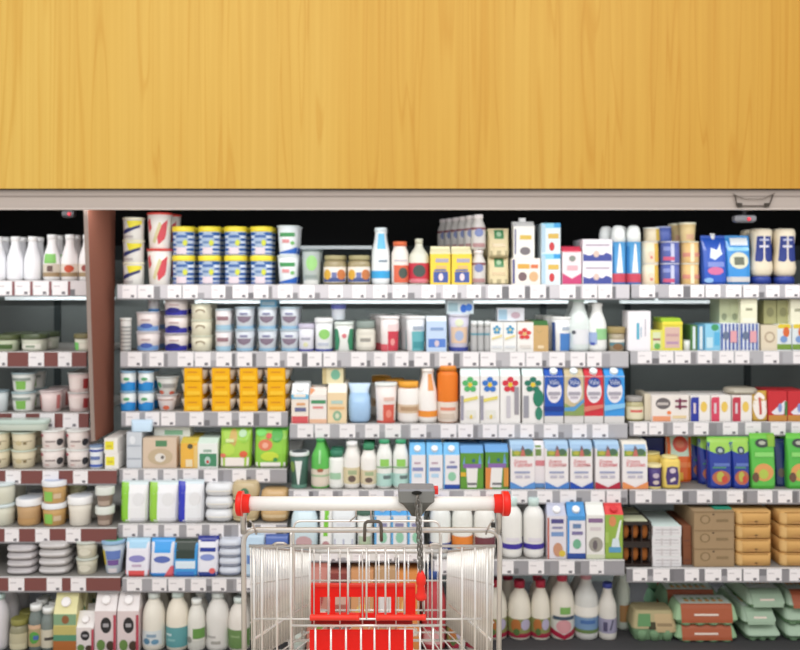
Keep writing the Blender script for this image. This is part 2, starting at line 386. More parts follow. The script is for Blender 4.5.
def make_shelf(k):
    x0, x1, yt, yb, D, col, ph = ROWS[k]; X0, X1 = wx(x0, D), wx(x1, D); z, zb = wz(yt, D), wz(yb, D); rnd = random.Random(k)
    r = empty('shelf', ((X0 + X1) / 2, BACK - .01, z), SH_LABEL[k], 'shelf', 'shelves of the display case'); off = Vector(r.location)
    def loc(mb): mb.v = [tuple(Vector(p) - off) for p in mb.v]; return mb
    dark = k == 'DK'
    link('shelf_board', loc(MB().box(X0, X1, D, BACK - .014, z - .018, z, '4a494b' if dark else '8b8884')), 'matte', r)
    rl = link('price_rail', loc(MB().box(X0, X1, D - .007, D, zb, z + .0012, col)), 'print', r)
    if dark: return
    link('rail_lip', loc(MB().box(X0, X1, D - .009, D, zb - .002, zb + .003, '8d8b8e').box(X0, X1, D - .008, D, z, z + .0018, 'e4e2e3')), 'print', r)
    hgt = z - zb; x = X0 + rnd.uniform(.01, .03); maroon = col == '7d4a46'; L = 0 if k != 'L1' else .0
    while x + .06 < X1:
        wt = rnd.choice((.048, .052, .05, .055)); xx = x
        if k == 'L4' and x + wt > wx(117, D): break
        m = MB().box(xx, xx + wt, D - .0085, D - .0071, zb + .002, z - .001, 'f3eff1')
        m.box(xx + wt * .62, xx + wt * .84, D - .0089, D - .0086, zb + hgt * .12, zb + hgt * .3, '77747a')
        m.box(xx + wt * .1, xx + wt * .5, D - .0089, D - .0086, zb + hgt * .62, zb + hgt * .68, 'c6c0c4')
        link('price_tag', loc(m), 'print', rl)
        if not maroon and rnd.random() < .75:
            g = min(rnd.uniform(.012, .03), X1 - xx - wt - .001)
            if g > .004: link('grey_insert', loc(MB().box(xx + wt + .001, xx + wt + g, D - .0078, D - .0071, zb + .002, zb + hgt * rnd.choice((.45, .9)), rnd.choice(('8e8c90', '77767a', 'a5a3a8')))), 'print', rl)
        if k == 'L1':
            link('maroon_insert', loc(MB().box(xx + wt + .001, xx + wt + .009, D - .0082, D - .0071, zb + .002, z - .002, '8b5a5c')), 'print', rl); x = xx + wt + .012
        elif maroon: x = xx + wt + rnd.choice((.03, .05, .075, .055))
        else: x = xx + wt + rnd.choice((.006, .02, .026, .034, .05))
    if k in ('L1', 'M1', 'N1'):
        link('reflection_strip', loc(MB().box(X0 + .06, X1 - .03, 3.59, 3.615, z - .078, z - .066, 'f4fbfa').box(X0 + .2, X0 + .21, 3.595, 3.61, z - .066, z - .018, 'f4fbfa').box(X1 - .21, X1 - .2, 3.595, 3.61, z - .066, z - .018, 'f4fbfa')), 'reflection', r)  # glowing bars imitate the reflected light on the back panel
    # brackets under the board
    for bx in ((X0 + .03, X1 - .05) if x1 - x0 < 300 else (X0 + .03, (X0 + X1) / 2, X1 - .05)):
        b = MB(); q = b.add([(bx, D + .1, z - .018), (bx, BACK - .014, z - .018), (bx, BACK - .014, z - .036), (bx + .004, D + .1, z - .018), (bx + .004, BACK - .014, z - .018), (bx + .004, BACK - .014, z - .036)])
        for f in ((0, 1, 2), (5, 4, 3), (0, 3, 4, 1), (1, 4, 5, 2), (2, 5, 3, 0)): b.face([q + i for i in f], lin('3c4040'))
        link('bracket', loc(b), 'print', r)
for k in ROWS: make_shelf(k)

# ------------------------------------------------------------------ stock placement
ORD = ['first', 'second', 'third', 'fourth', 'fifth', 'sixth', 'seventh', 'eighth']
USED = {}
KMAX = {}
SKIP = set('''rear white drinking-yogurt bottle touching the brown divider|rear low dip tub with a bright green end beside the divider|bottom rear grey shrink-film pack of flat trays beside the shelf end|third-down rear grey shrink-film pack of flat trays beside the shelf end|second-down rear grey shrink-film pack of flat trays beside the shelf end|top rear grey shrink-film pack of flat trays beside the shelf end|rear white bottle with orange cap and coral label|rear cream-necked jug with a broad red label|rear white carton with crimson top and base|lower rear cream tub with yellow edge|upper rear cream tub with yellow edge|rear pale blue carton with a blue picture band|rear small grey drink bottle with white cap, third from the apricot banded cup|rear narrow white box with a blue flower, second from the grey drink bottles|rear short yellow and green carton|rear white box with yellow top and green foot, beside the beige box|rear white box with yellow top and green foot, second from the beige box|rear tall white carton with a big blue flower|third-row tall white carton with a big blue flower|rear tall white carton with a big red flower|third-row tall white carton with a big red flower|rear tall white carton with a big dark green flower|third-row tall white carton with a big dark green flower|rear royal blue milk carton with white oval panel|third-row royal blue milk carton with white oval panel|rear beige milk carton with white oval panel|third-row beige milk carton with white oval panel|rear scarlet milk carton with white oval panel|third-row scarlet milk carton with white oval panel|rear bright sky blue milk carton with white oval panel|third-row bright sky blue milk carton with white oval panel|third-row white milk carton with pale blue roof, beside the lime patch bottles|fourth-row green and orange carton with blue and white panel|rear white village-picture carton with a mid blue zigzag foot|third-row white village-picture carton with a mid blue zigzag foot|rear white village-picture carton with a royal blue zigzag foot|third-row white village-picture carton with a royal blue zigzag foot|third-row white village-picture carton with a crimson zigzag foot|third-row yellow sauce pack with dark purple shield|third-row bright green snack pouch with a golden food picture|third-row white pouch with apple green side, nearer the divider|rear white pouch with apple green side, by the blue-sided pouch|third-row white pouch with apple green side, by the blue-sided pouch|third-row white pouch with deep blue side|bottom rear puffy white film pack|middle rear puffy white film pack|top rear puffy white film pack|rear white pouch with a bright green stripe seen above the basket|rear blue-roofed carton seen over the basket rim, second from the dark green film tub|rear blue-roofed carton seen over the basket rim, third from the dark green film tub|rear round-shouldered white bottle with a violet belt, beside the maroon banded bottle|third-row round-shouldered white bottle with a violet belt, beside the maroon banded bottle|rear blue and white carton with a green seal, cap level|third-row blue and white carton with a green seal, cap level|rear white carton with a purple word and cow picture|third-row white carton with a purple word and cow picture|rear green carton with a glass picture and red roof|third-row green carton with a glass picture and red roof|rear vivid blue topped film pack with a white face|rear black and azure film pack|bottom rear ribbed white wrapped cup pack|third-down rear ribbed white wrapped cup pack|second-down rear ribbed white wrapped cup pack|top rear ribbed white wrapped cup pack|rear light blue film pack seen through the basket side|rear tall pinkish gable carton with a round black seal, beside the short cream-white carton|third-row tall pinkish gable carton with a round black seal, beside the short cream-white carton|third-row tall pinkish gable carton with a round black seal, second from the short cream-white carton|rear fruit-label milk bottle behind the basket side wires, second from the crimson drink bottle'''.split('|'))
def stock(row, kind, name, cat, x0, x1, yt, desc, n=1, m=1, k=1, yb=None, depth=None, dy=0.0, gap=.96, unit='one', anchor='the divider', ord0=0, kdx=0.0, jit=.6, gy=None, lab=None, pitch=None, **kw):
    """n columns between pixel columns x0..x1 on the shelf, m high, k deep; kw goes to the package kind"""
    X0_, X1_, ry, _, D, _, ph = ROWS[row]; yb = ry if yb is None else yb
    w0 = (x1 - x0) / n; Y0 = D + .012 + dy; w = w0 * gap * Y0 / F
    d = depth if depth else w
    zb0 = wz(ry, D) + .0006                                     # shelf surface
    zt = wz(yt, Y0); zlow = zb0 if yb == ry else wz(yb, Y0); h = (zt - zlow) / m
    k = KMAX.get(desc, k)
    parts = KINDS[kind](w, d, h - .0006, **kw)
    protos = []
    root = link(name, parts[0][1], parts[0][2])
    for pn, mb, mt in parts[1:]: protos.append(link(pn, mb, mt, root))
    first = True
    for c in range(n):
        for s in range(m):
            for b in range(k):
                if first: o, first = root, False    # the front copy is always kept
                else:
                    o = root.copy(); C.objects.link(o)
                    for p in protos:
                        q = p.copy(); C.objects.link(q); q.parent = o
                x = wx(x0 + w0 * (c + .5), Y0) + kdx * b + (random.uniform(-jit, jit) * .001 if m < 2 else 0)
                o.location = (x, Y0 + d / 2 + b * d * 1.04, zlow + s * h); o.rotation_euler = (0, 0, math.radians(random.uniform(-jit, jit) * 3) if kind in ('brick', 'carton') and k == 1 else 0)
                pre, post = [], []
                if m == 2: pre.append(('lower', 'upper')[s])
                elif m == 3: pre.append(('bottom', 'middle', 'top')[s])
                elif m > 3: pre.append('bottom' if s == 0 else 'top' if s == m - 1 else ('third-down', 'second-down')[s - 1])
                if b: pre.append(('rear', 'third-row', 'fourth-row', 'fifth-row', 'sixth-row')[b - 1])
                if n > 1:
                    i = (n - 1 - c if row[0] == 'L' else c) + ord0
                    post = [('beside' if i == 0 else ORD[i] + ' from'), anchor]
                lb = ' '.join(pre + [desc]) + ((', ' + ' '.join(post)) if post else '')
                if len(lb.split()) < 10 and n * m * k == 1: lb += ' on ' + ph
                if lb in SKIP:
                    for q in list(o.children): bpy.data.objects.remove(q)
                    bpy.data.objects.remove(o); continue
                if lb in USED: print('DUP LABEL', lb)
                if not 4 <= len(lb.split()) <= 16: print('LEN', len(lb.split()), lb)
                USED[lb] = 1
                tag(o, lb, cat, desc if n * m * k > 1 else None)
    return root
# short forms for label art
def bars(u0, v0, u1, v1, col, n=2): return [(u0 + (.06 if i % 2 else 0), v0 + (v1 - v0) * i / n, u1 - (.08 if i % 2 else 0), v0 + (v1 - v0) * (i + .55) / n, col) for i in range(n)]
def flower(cu, cv, r, col, mid='e9c93c', ar=1.0, n=5, a0=0.3):
    o = []
    for i in range(n):
        t = a0 + 6.2832 * i / n; x, y = cu + r * math.cos(t), cv + r * ar * math.sin(t); o.append(('e', x - r * .62, y - r * ar * .55, x + r * .62, y + r * ar * .55, col))
    return o + [('e', cu - r * .45, cv - r * ar * .45, cu + r * .45, cv + r * ar * .45, mid)]
S = stock
# ---------------- left bay, top shelf
S('L1', 'bottle', 'milk_bottle', 'bottle', -14, 38, 236, 'plain white drinking-yogurt bottle', n=3, k=2, body='f6f6fa', cap='ffffff', neck=.5, sh=.42, caph=.1, depth=.058)
S('L1', 'bottle', 'milk_bottle', 'bottle', 40, 58, 234, 'white drinking-yogurt bottle with a green square label', k=2, body='f6f4f4', cap='fdfdfd', neck=.5, sh=.42, art=[(.0, .1, 1, .2, 'a58d6c'), (.0, .2, 1, .4, 'd9cfc0'), (.22, .42, .85, .64, '86c66a'), (.4, .22, .7, .36, '6a5550')])
S('L1', 'bottle', 'milk_bottle', 'bottle', 58, 76, 234, 'white drinking-yogurt bottle with a red spot', k=2, body='f4efee', cap='fdfdfd', neck=.5, sh=.42, art=[(.0, .1, 1, .2, 'a58d6c'), (.0, .2, 1, .4, 'e2d5c8'), ('e', .35, .2, .85, .38, 'c8553c')])
S('L1', 'bottle', 'milk_bottle', 'bottle', 76, 94, 234, 'white drinking-yogurt bottle touching the brown divider', k=2, body='f4efee', cap='fdfdfd', neck=.5, sh=.42, art=[(.0, .1, 1, .2, 'a58d6c'), (.0, .2, 1, .4, 'e2d5c8'), ('e', .3, .22, .7, .38, '9a4a44')])
S('L2', 'pot', 'dip_tub', 'tub', 16, 43, 334, 'low oval dip tub with dark green film lid', k=2, body='d9dccb', lid='4e5a3e', taper=.86, e=2.6, lidh=.3, lidmat='film', depth=.1, art=[(.1, .2, .9, .62, 'f0eee2'), (.3, .3, .7, .5, '9aa892')])
S('L2', 'pot', 'dip_tub', 'tub', -14, 15, 335, 'low dip tub with a pale lid at the end', k=2, body='cfd8bc', lid='56603f', taper=.86, e=2.6, lidh=.3, depth=.1, art=[(.3, .2, .9, .6, '4f6b3a')])
S('L2', 'pot', 'dip_tub', 'tub', 70, 91, 334, 'low dip tub with a bright green end beside the divider', k=2, body='e2dfcf', lid='77704c', taper=.86, e=2.6, lidh=.26, depth=.1, art=[(.1, .1, .35, .7, '7fce70'), (.4, .2, .9, .6, 'efe9da')])
S('L3', 'pot', 'yogurt_cup', 'cup', 6, 32, 373, 'white cup with a bright green square and foil lid', m=2, k=2, body='e6e9e4', lid='a9c0c6', taper=.76, art=[(.05, .1, .95, .55, 'f2f4ef'), (.3, .15, .75, .62, '86c05c'), (.1, .65, .9, .8, '9aa6a0')])
S('L3', 'pot', 'yogurt_cup', 'cup', 35, 59, 391, 'single pinkish white cup between the two stacks', k=2, body='efdcda', lid='d9c9c9', taper=.8, art=[(.02, .15, .14, .85, 'c87a78'), (.88, .15, .98, .85, 'c87a78')])
S('L3', 'pot', 'yogurt_cup', 'cup', 63, 88, 373, 'pale pink cup with a red side stripe', m=2, k=2, body='f0dcd9', lid='d6d3d0', taper=.8, art=[(.8, .2, .97, .75, 'b0484a'), (.1, .2, .7, .8, 'f5e6e2')])
S('L3', 'pot', 'yogurt_cup', 'cup', -14, 5, 391, 'grey-white cup at the end beside the green cup stack', body='d5dde0', lid='8fa3ad', taper=.8)
S('L4', 'pot', 'cream_tub', 'tub', -20, 32, 433, 'cream coloured tub with a pale green lid', n=2, m=2, k=2, body='e6dcbf', lid='d4decf', taper=.82, anchor='the white tubs', art=[(.05, .5, .95, .56, 'b8ab8c'), ('e', .3, .3, .6, .6, 'cfc096'), (.65, .35, .78, .5, '8a7a58')])
S('L4', 'pot', 'cream_tub', 'tub', 36, 87, 431, 'white tub with a dark round badge and red mark', n=2, m=2, k=2, body='f0e6e2', lid='eef0ec', taper=.84, ord0=0, art=[('e', .8, .2, 1.0, .62, '38383c'), (.3, .42, .75, .5, '9a8a88'), (.02, .72, .2, .86, 'b0304a'), (.3, .18, .5, .26, 'd8b8b4')])
S('L4', 'pot', 'yogurt_cup', 'cup', 87, 102, 446, 'small white cup with blue base and lid', body='e9ecf2', lid='8ea6c8', taper=.86, art=[(.0, .08, 1, .2, '4c6cc0'), (.15, .42, .85, .58, '6a7cb0'), (.0, .8, 1, .9, '3c50a8')])
S('L4', 'brick', 'cheese_box', 'box', 104, 118, 438, 'small white box with a yellow square', m=2, body='f4f0ea', depth=.16, art=[(.08, .25, .72, .8, 'f0e63c'), (.2, .4, .6, .55, 'd8c840')])
S('L4', 'pot', 'salad_tray', 'tray', -10, 48, 420, 'pale green clear-lidded tray resting on the cream tubs', yb=431, body='d5e0d5', lid='c3d6cd', taper=.9, e=4, lidmat='film', depth=.06, lidh=.4)
S('L5', 'pot', 'bucket_tub', 'tub', -16, 11, 484, 'whitish bucket tub with milky lid', m=2, k=2, body='dcdccb', lid='d6e2e4', taper=.84, lidh=.14)
S('L5', 'pot', 'bucket_tub', 'tub', 11, 38, 500, 'tan bucket tub with a white lid', k=2, body='c9a478', lid='f2f2f4', taper=.84, lidh=.26, lidcol2='cfd6e0', art=[(.1, .1, .9, .4, 'c39a68')])
S('L5', 'pot', 'bucket_tub', 'tub', 37, 63, 482, 'caramel bucket tub with green label and white lid', m=2, k=2, body='cda56a', lid='eceef2', taper=.84, lidh=.24, lidcol2='b9c4dc', art=[(.18, .14, .58, .72, '8cc95c'), (.62, .3, .9, .6, 'd8c0a0')])
S('L5', 'pot', 'bucket_tub', 'tub', 63, 89, 498, 'cream white bucket tub with a domed white lid', k=2, body='ece6da', lid='f6f6f6', taper=.82, lidh=.26, lidcol2='dde2ea')
S('L5', 'pot', 'dessert_cup', 'cup', 92, 112, 488, 'dark and white layered dessert cup', m=2, body='9a8478', lid='dfe3dc', taper=.7, lidh=.4, lidmat='film', art=[(.1, .1, .9, .5, 'b9a698')])
S('L5', 'pot', 'bucket_tub', 'tub', 64, 84, 483, 'olive film-topped tub leaning over the domed white tub', yb=498, body='b3b08c', lid='a9ab84', taper=.9, lidh=.3, dy=.08)
S('L6', 'pillow', 'film_pack', 'pack', 3, 34, 546, 'grey shrink-film pack of flat trays beside the shelf end', m=4, k=2, body='b9b4b6', art=[(.1, .3, .9, .6, 'd3cfd2')], depth=.09)
S('L6', 'pillow', 'film_pack', 'pack', 35, 68, 542, 'grey shrink-film pack of flat trays next to the clear tub', m=4, k=2, body='bdb9b8', art=[(.08, .35, .9, .65, 'd8d5d6')], depth=.09)
S('L6', 'pot', 'salad_tub', 'tub', 72, 95, 543, 'clear tub of pale salad', m=2, body='d0cbb8', lid='c9cfc6', taper=.84, mat='film', lidh=.12, art=[('e', .2, .2, .8, .7, 'e0dccb')])
S('L6', 'pot', 'yogurt_cup', 'cup', 97, 123, 542, 'wide-mouthed cup with blue green and yellow print', body='c6d2de', lid='94b8d8', taper=.6, lidh=.1, lidcol2='64b892', art=[(.0, .3, .2, .8, 'd8c040'), (.25, .5, .9, .8, '6a84c8'), (.3, .3, .85, .48, '7a5aa0'), (.3, .05, .8, .2, 'e8e0e4')])
# ---------------- top shelf, main bay
S('M1', 'pot', 'cream_tub', 'tub', 119, 142, 217, 'white tub with yellow corner and navy slanting mark', m=3, body='e6e5e0', lid='f4f2d8', taper=.9, lidh=.08, art=[('p', [(.1, .25), (.9, .6), (.9, .8), (.1, .45)], '343c70'), ('p', [(.4, .55), (.95, .75), (.95, .93), (.3, .93)], 'e8dc3c'), (.1, .1, .6, .2, 'b8b4b4')])
S('M1', 'pot', 'cream_tub', 'tub', 143, 170, 212, 'tall white tub with red rim and red slash print', m=2, k=2, kdx=.008, body='f4efe8', lid='d8453c', taper=.8, lidh=.06, art=[('p', [(.55, .1), (.85, .3), (.9, .85), (.7, .7), (.5, .35)], 'd4505a'), ('p', [(.12, .45), (.26, .6), (.2, .9), (.08, .8)], 'd8505a'), ('p', [(.3, .2), (.42, .15), (.7, .7), (.6, .8)], 'd8d0a0')])
S('M1', 'pot', 'cream_tub', 'tub', 168, 273, 226, 'blue striped tub with yellow lid', n=4, m=2, k=2, gap=.88, body='e4ecf6', lid='f0dc3c', taper=.88, lidh=.18, anchor='the red-rimmed tubs', art=[(.0, .84, 1, .97, '1f5ca8'), (.0, .62, 1, .72, '1f5ca8'), (.0, .4, 1, .5, '2460ac'), (.0, .2, 1, .3, '2c64b0'), (.0, .04, 1, .12, '6c84c0'), ('e', .2, .3, .8, 1.0, 'a8bcd4'), (.28, .74, .74, .86, '4a6ca8'), (.3, .5, .6, .6, '6c88b4'), ('e', .56, .4, .76, .66, 'd4d850'), (.28, .06, .72, .34, 'e4d4dc')])
S('M1', 'pot', 'cream_tub', 'tub', 275, 299, 225, 'white flared tub with green lettering and blue wave', m=2, k=2, body='edf2f4', lid='dfe8ea', taper=.78, lidh=.06, art=[('p', [(.02, .05), (.98, .05), (.98, .3), (.75, .22), (.4, .16), (.02, .1)], '2f66c0'), (.14, .66, .85, .8, '4a9a5c'), (.25, .44, .6, .56, 'e09a9c'), ('e', .66, .36, .84, .5, '7abf70')])
S('M1', 'pot', 'dessert_cup', 'cup', 300, 321, 249, 'grey clear cup with lime green print', k=2, body='b6c0bc', lid='6f7c7c', taper=.84, lidh=.06, mat='film', art=[('e', .25, .42, .85, .88, '9fd487'), (.15, .2, .85, .3, '94a09c'), (.1, .02, .9, .14, 'dadcd8')])
S('M1', 'jar', 'spread_jar', 'jar', 322, 371, 255, 'short glass jar with white label and brass lid', n=2, k=2, body='b7a880', lid='a39a70', anchor='the grey clear cup', art=[(.03, .1, .97, .72, 'eee6dc'), (.05, .12, .95, .28, '4a5a8c'), ('e', .06, .2, .36, .62, 'd8a840'), ('e', .62, .2, .95, .62, 'c87a48'), (.4, .28, .6, .5, '6f78a8')])
S('M1', 'bottle', 'milk_bottle', 'bottle', 371, 390, 227, 'tall white bottle with sky blue neck print', k=3, body='eef4f6', cap='e4f0f4', neck=.62, sh=.5, caph=.06, art=[(.0, .12, 1, .26, '3ca4dc'), (.3, .66, .8, .95, '6cc0e8'), (.4, .42, .85, .46, '8a9aa8')])
S('M1', 'bottle', 'sauce_bottle', 'bottle', 391, 409, 241, 'white bottle with orange cap and coral label', k=2, body='efe6de', cap='d86a40', neck=.72, sh=.7, caph=.1, art=[(.15, .06, 1, .5, 'd8684c'), ('e', .42, .16, .92, .44, '4c5850'), (.2, .6, .9, .64, 'c8c0c8')])
S('M1', 'bottle', 'sauce_bottle', 'bottle', 408, 430, 238, 'cream-necked jug with a broad red label', k=2, body='dcdccc', cap='d8d8c4', neck=.34, sh=.58, art=[(.0, .04, 1, .52, 'c4384a'), ('e', .22, .18, .8, .48, '4a5450'), (.1, .05, .9, .14, 'd8808a')])
S('M1', 'carton', 'cream_carton', 'carton', 430, 472, 246, 'squat yellow gable-top carton', n=2, k=1, body='f0cf48', gable='f4ecc0', gh=.2, anchor='the red-labelled jug', art=[(.15, .06, .88, .34, '4a5ea0'), ('e', .4, .1, .64, .3, 'e8d4d8'), (.25, .58, .9, .68, 'a8a4b4'), (.3, .42, .8, .5, 'e0b878'), (.2, .36, .8, .4, '5c70b0')])
S('M1', 'bottle', 'drink_bottle', 'bottle', 470, 488, 214, 'slim white and grey drink bottle with red top', m=2, k=6, kdx=-.022, body='d4d0cc', cap='f0e8e8', neck=.6, sh=.62, gap=.8, art=[(.0, .62, 1, .7, '8a5a60'), ('e', .2, .4, .8, .66, '7a86b4'), (.1, .08, .9, .2, 'b08888')])
S('M1', 'pouch', 'cheese_bag', 'bag', 488, 510, 228, 'beige paper bag with a green badge', m=2, k=2, body='d9cba4', mat='matte', depth=.07, kdx=-.02, art=[(.3, .62, .75, .95, '4a8458'), ('e', .4, .7, .64, .88, 'a8c4a4'), (.1, .04, .9, .2, 'a89c78'), (.2, .34, .8, .44, 'c8b088')])
S('M1', 'slant', 'milk_carton', 'carton', 513, 535, 221, 'white carton with yellow mark standing on a wide carton', yb=258, body='eceae4', top='f8f8f6', depth=.07, cap='fafafa', art=[(.3, .5, .85, .62, 'd8b858'), ('e', .3, .08, .8, .3, '7a7478'), (.05, .1, .12, .9, '6a6c90')])
S('M1', 'brick', 'milk_carton', 'carton', 511, 541, 258, 'wide white carton with an ochre word and round pictures', body='efe9e0', depth=.07, art=[(.2, .6, .62, .78, 'd8a850'), (.66, .62, .92, .76, 'd87a50'), ('e', .22, .14, .52, .48, '7a6468'), ('e', .6, .12, .92, .5, 'd8b084'), (.02, .05, .1, .95, '5c5c88')])
S('M1', 'brick', 'milk_carton', 'carton', 541, 561, 223, 'tall pale blue carton with a strawberry picture', m=2, k=2, body='dceaf0', top='5cb4dc', depth=.07, art=[(.0, .84, .98, 1, '88cce8'), (.65, .86, .99, 1, '3c9cd8'), (.35, .5, .9, .66, 'd8b458'), ('e', .4, .1, .68, .38, 'c84448'), (.02, .05, .2, .95, 'b4cfe0')])
S('M1', 'slant', 'milk_carton', 'carton', 562, 582, 246, 'white carton with crimson top and base', k=2, body='efe0e4', top='d8405c', depth=.06, art=[(.0, .84, 1, .99, 'd8445c'), ('p', [(.0, .02), (1, .02), (1, .3), (.5, .16), (.0, .3)], 'c84a78'), ('e', .35, .6, .7, .76, '8a9088'), (.25, .38, .8, .5, 'e0b0b8')])
S('M1', 'brick', 'yogurt_pack', 'box', 582, 613, 239, 'white multipack with blue mountain print', m=2, k=2, body='eeeaf0', depth=.09, art=[('p', [(.02, .04), (.98, .04), (.98, .3), (.8, .42), (.65, .26), (.45, .44), (.25, .26), (.02, .36)], '4a549c'), ('e', .36, .2, .56, .5, 'd8c0b4'), (.1, .7, .9, .78, 'bcaebc')])
S('M1', 'spray', 'cream_spray_can', 'can', 612, 643, 225, 'whipped cream spray can, white cap and blue body', n=2, k=2, kdx=-.03, body='5aa0d4', cap='f4f8f6', anchor='the blue mountain multipacks', art=[(.0, .04, 1, .26, 'c84a5c'), (.0, .0, 1, .06, '3c68a8'), ('p', [(.3, .28), (.7, .28), (.62, .6), (.56, .96), (.44, .96), (.38, .6)], 'f4f6f8'), (.02, .28, .16, .9, '3c86c4')])
S('N1', 'pot', 'cheese_tub', 'tub', 643, 661, 241, 'cream tub with yellow edge', m=2, k=2, body='efe2c6', lid='e6dfd2', taper=1.0, lidh=.06, art=[(.66, .05, .98, .95, 'e0b850'), ('e', .3, .3, .6, .6, 'e8d0b8'), (.4, .2, .55, .34, 'd88a80')])
S('N1', 'pot', 'cheese_tub', 'tub', 662, 683, 241, 'navy blue tub with a red patch', m=2, k=2, body='5a68b0', lid='c9cce0', taper=1.0, lidh=.06, art=[(.42, .05, .6, .95, 'c4c8e0'), (.1, .12, .6, .3, 'c85a7c'), (.1, .6, .4, .8, '8a96d0')])
S('N1', 'pot', 'cheese_tub', 'tub', 683, 702, 241, 'peach and yellow tub', m=2, k=2, body='e6c080', lid='e8e2cc', taper=1.0, lidh=.06, art=[(.4, .05, .6, .95, 'f2e2c0'), (.05, .3, .4, .5, 'd8907c'), (.62, .3, .95, .5, 'd8907c')])
S('N1', 'pot', 'cheese_tub', 'tub', 645, 662, 227, 'spare pale tub lying on the cream tubs', yb=241, dy=.03, body='efe2c6', lid='e6e8e0', taper=1.0, lidh=.1, art=[(.66, .05, .98, .95, 'd8b850')])
S('N1', 'pot', 'cheese_tub', 'tub', 657, 674, 226, 'spare blue tub on the navy tubs', yb=241, dy=.04, body='5a6cb4', lid='aab4d8', taper=1.0, lidh=.1)
S('N1', 'pot', 'cheese_tub', 'tub', 681, 699, 222, 'spare yellow flared tub on top of the peach tubs', yb=241, dy=.02, k=2, kdx=-.02, body='e8cf98', lid='ece8d0', taper=.84, lidh=.1, art=[(.3, .1, .8, .4, 'e0b494')])
S('N1', 'pouch', 'milk_powder_pouch', 'pouch', 703, 729, 235, 'royal blue stand-up pouch with white cap and pink oval', depth=.07, body='2c58bc', cap='f0f2f4', art=[('p', [(.3, .55), (.5, .5), (.8, .62), (.75, .85), (.6, .7), (.35, .75)], 'dce8f4'), ('e', .18, .2, .82, .36, 'd0709c'), (.2, .36, .85, .46, '7a8cd0'), ('e', .05, .04, .4, .14, '88b4e4')])
S('N1', 'pouch', 'milk_powder_pouch', 'pouch', 727, 753, 235, 'sky blue stand-up pouch with a cow picture', depth=.07, body='3f92d8', art=[(.2, .8, .9, .95, 'eef4f8'), ('e', .12, .32, .88, .66, 'd8d8c0'), (.3, .4, .7, .56, '6a7060'), (.02, .06, .9, .16, 'c9c8c8'), (.1, .68, .9, .76, '7cc0ea')])
S('N1', 'squeeze', 'mayonnaise_bottle', 'bottle', 753, 800, 228, 'cream squeeze bottle with navy hourglass label', n=2, k=2, body='e8dcc4', cap='2a3f90', anchor='the sky blue pouch', art=[('p', [(.12, .86), (.88, .86), (.8, .64), (.9, .42), (.62, .4), (.5, .5), (.38, .4), (.1, .42), (.2, .64)], '2c3c84'), (.46, .42, .54, .86, 'e4dcd0'), (.26, .66, .74, .7, 'd0d0dc'), (.28, .78, .72, .81, 'c0c4dc')])
# ---------------- second shelf, main bay
S('M2', 'pot', 'cup_lids', 'stack', 118, 130, 318, 'narrow grey ribbed stack of plastic cups at the divider', body='cfcdc8', taper=.9, lid='e2e2de', art=[(.0, i / 8 + .02, 1, i / 8 + .06, '8f9090') for i in range(7)])
S('M2', 'pot', 'curd_cup', 'cup', 132, 158, 312, 'white cup with light blue base band', m=2, k=2, body='e6dcda', lid='d8d6da', taper=.84, lidh=.06, art=[(.0, .04, 1, .3, '7aa0d4'), ('e', .25, .18, .8, .46, '4a64b0'), (.3, .6, .7, .68, 'c0a8a8')])
S('M2', 'pot', 'curd_cup', 'cup', 160, 187, 298, 'white cup with deep blue base band', m=3, k=2, body='e8dedc', lid='d8d4d6', taper=.84, lidh=.06, art=[(.0, .04, 1, .34, '3434a0'), ('e', .15, .16, .75, .5, '26267c'), (.3, .62, .7, .7, 'c4aaa8')])
S('M2', 'pot', 'curd_cup', 'cup', 146, 159, 298, 'spare white and blue cup on the light blue banded cups', yb=313, dy=.05, body='eef0f4', lid='f2f4f4', taper=.84, art=[(.0, .04, 1, .3, '5a9ce0')])
S('M2', 'pot', 'curd_cup', 'cup', 188, 211, 304, 'cream cup with a brown arch mark', m=3, k=2, body='e4e0c8', lid='dce0cc', taper=.9, lidh=.08, art=[('e', .28, .4, .75, .75, '9a8a70'), ('e', .34, .34, .69, .64, 'e4e0c8')])
S('M2', 'pot', 'curd_cup', 'cup', 213, 231, 309, 'small pale cup with blue base beside the cream cups', m=2, k=2, body='e4dfe0', lid='c4d4dc', taper=.86, art=[(.0, .02, 1, .26, 'a4c8dc'), (.15, .5, .85, .7, '9a7880')])
S('M2', 'pot', 'curd_cup', 'cup', 232, 300, 307, 'grey-blue cup with a plum triangular print', n=3, m=2, k=2, gap=.92, body='d5dbe2', lid='b8ccd8', taper=.78, anchor='the small pale cups', art=[('p', [(.1, .62), (.9, .62), (.8, .4), (.5, .3), (.2, .4)], '8a7a8c'), (.0, .02, 1, .16, '9cc4e0'), (.3, .7, .7, .8, '8a8cb0')])
S('M2', 'brick', 'butter_pack', 'box', 260, 277, 299, 'sky blue pack lying over the plum-print cups', yb=308, dy=.03, body='7cc4ea', depth=.08, art=[(.1, .3, .9, .7, 'c4e4f4')])
S('M2', 'pot', 'sour_cream_tub', 'tub', 297, 314, 324, 'short white tub with lilac lid', k=2, body='e6e6ee', lid='c9c4d8', taper=.9, lidh=.16, art=[(.0, .0, 1, .1, '5c60a8'), (.2, .5, .8, .6, 'a8a8b8'), ('e', .35, .2, .65, .4, 'd8d8b0')])
S('M2', 'pot', 'sour_cream_tub', 'tub', 313, 333, 318, 'white tub with a lime green circle', k=2, body='eceef0', lid='eef0f0', taper=.9, lidh=.14, art=[('e', .25, .42, .85, .78, '94d074'), (.0, .0, 1, .08, '4a58a8'), (.2, .2, .8, .3, 'c4cad8')])
S('M2', 'pot', 'sour_cream_tub', 'tub', 330, 346, 304, 'small blue-topped cup standing on the lime circle tub', yb=320, dy=.03, body='dfe6f0', lid='6a74c0', taper=.86, lidh=.3)
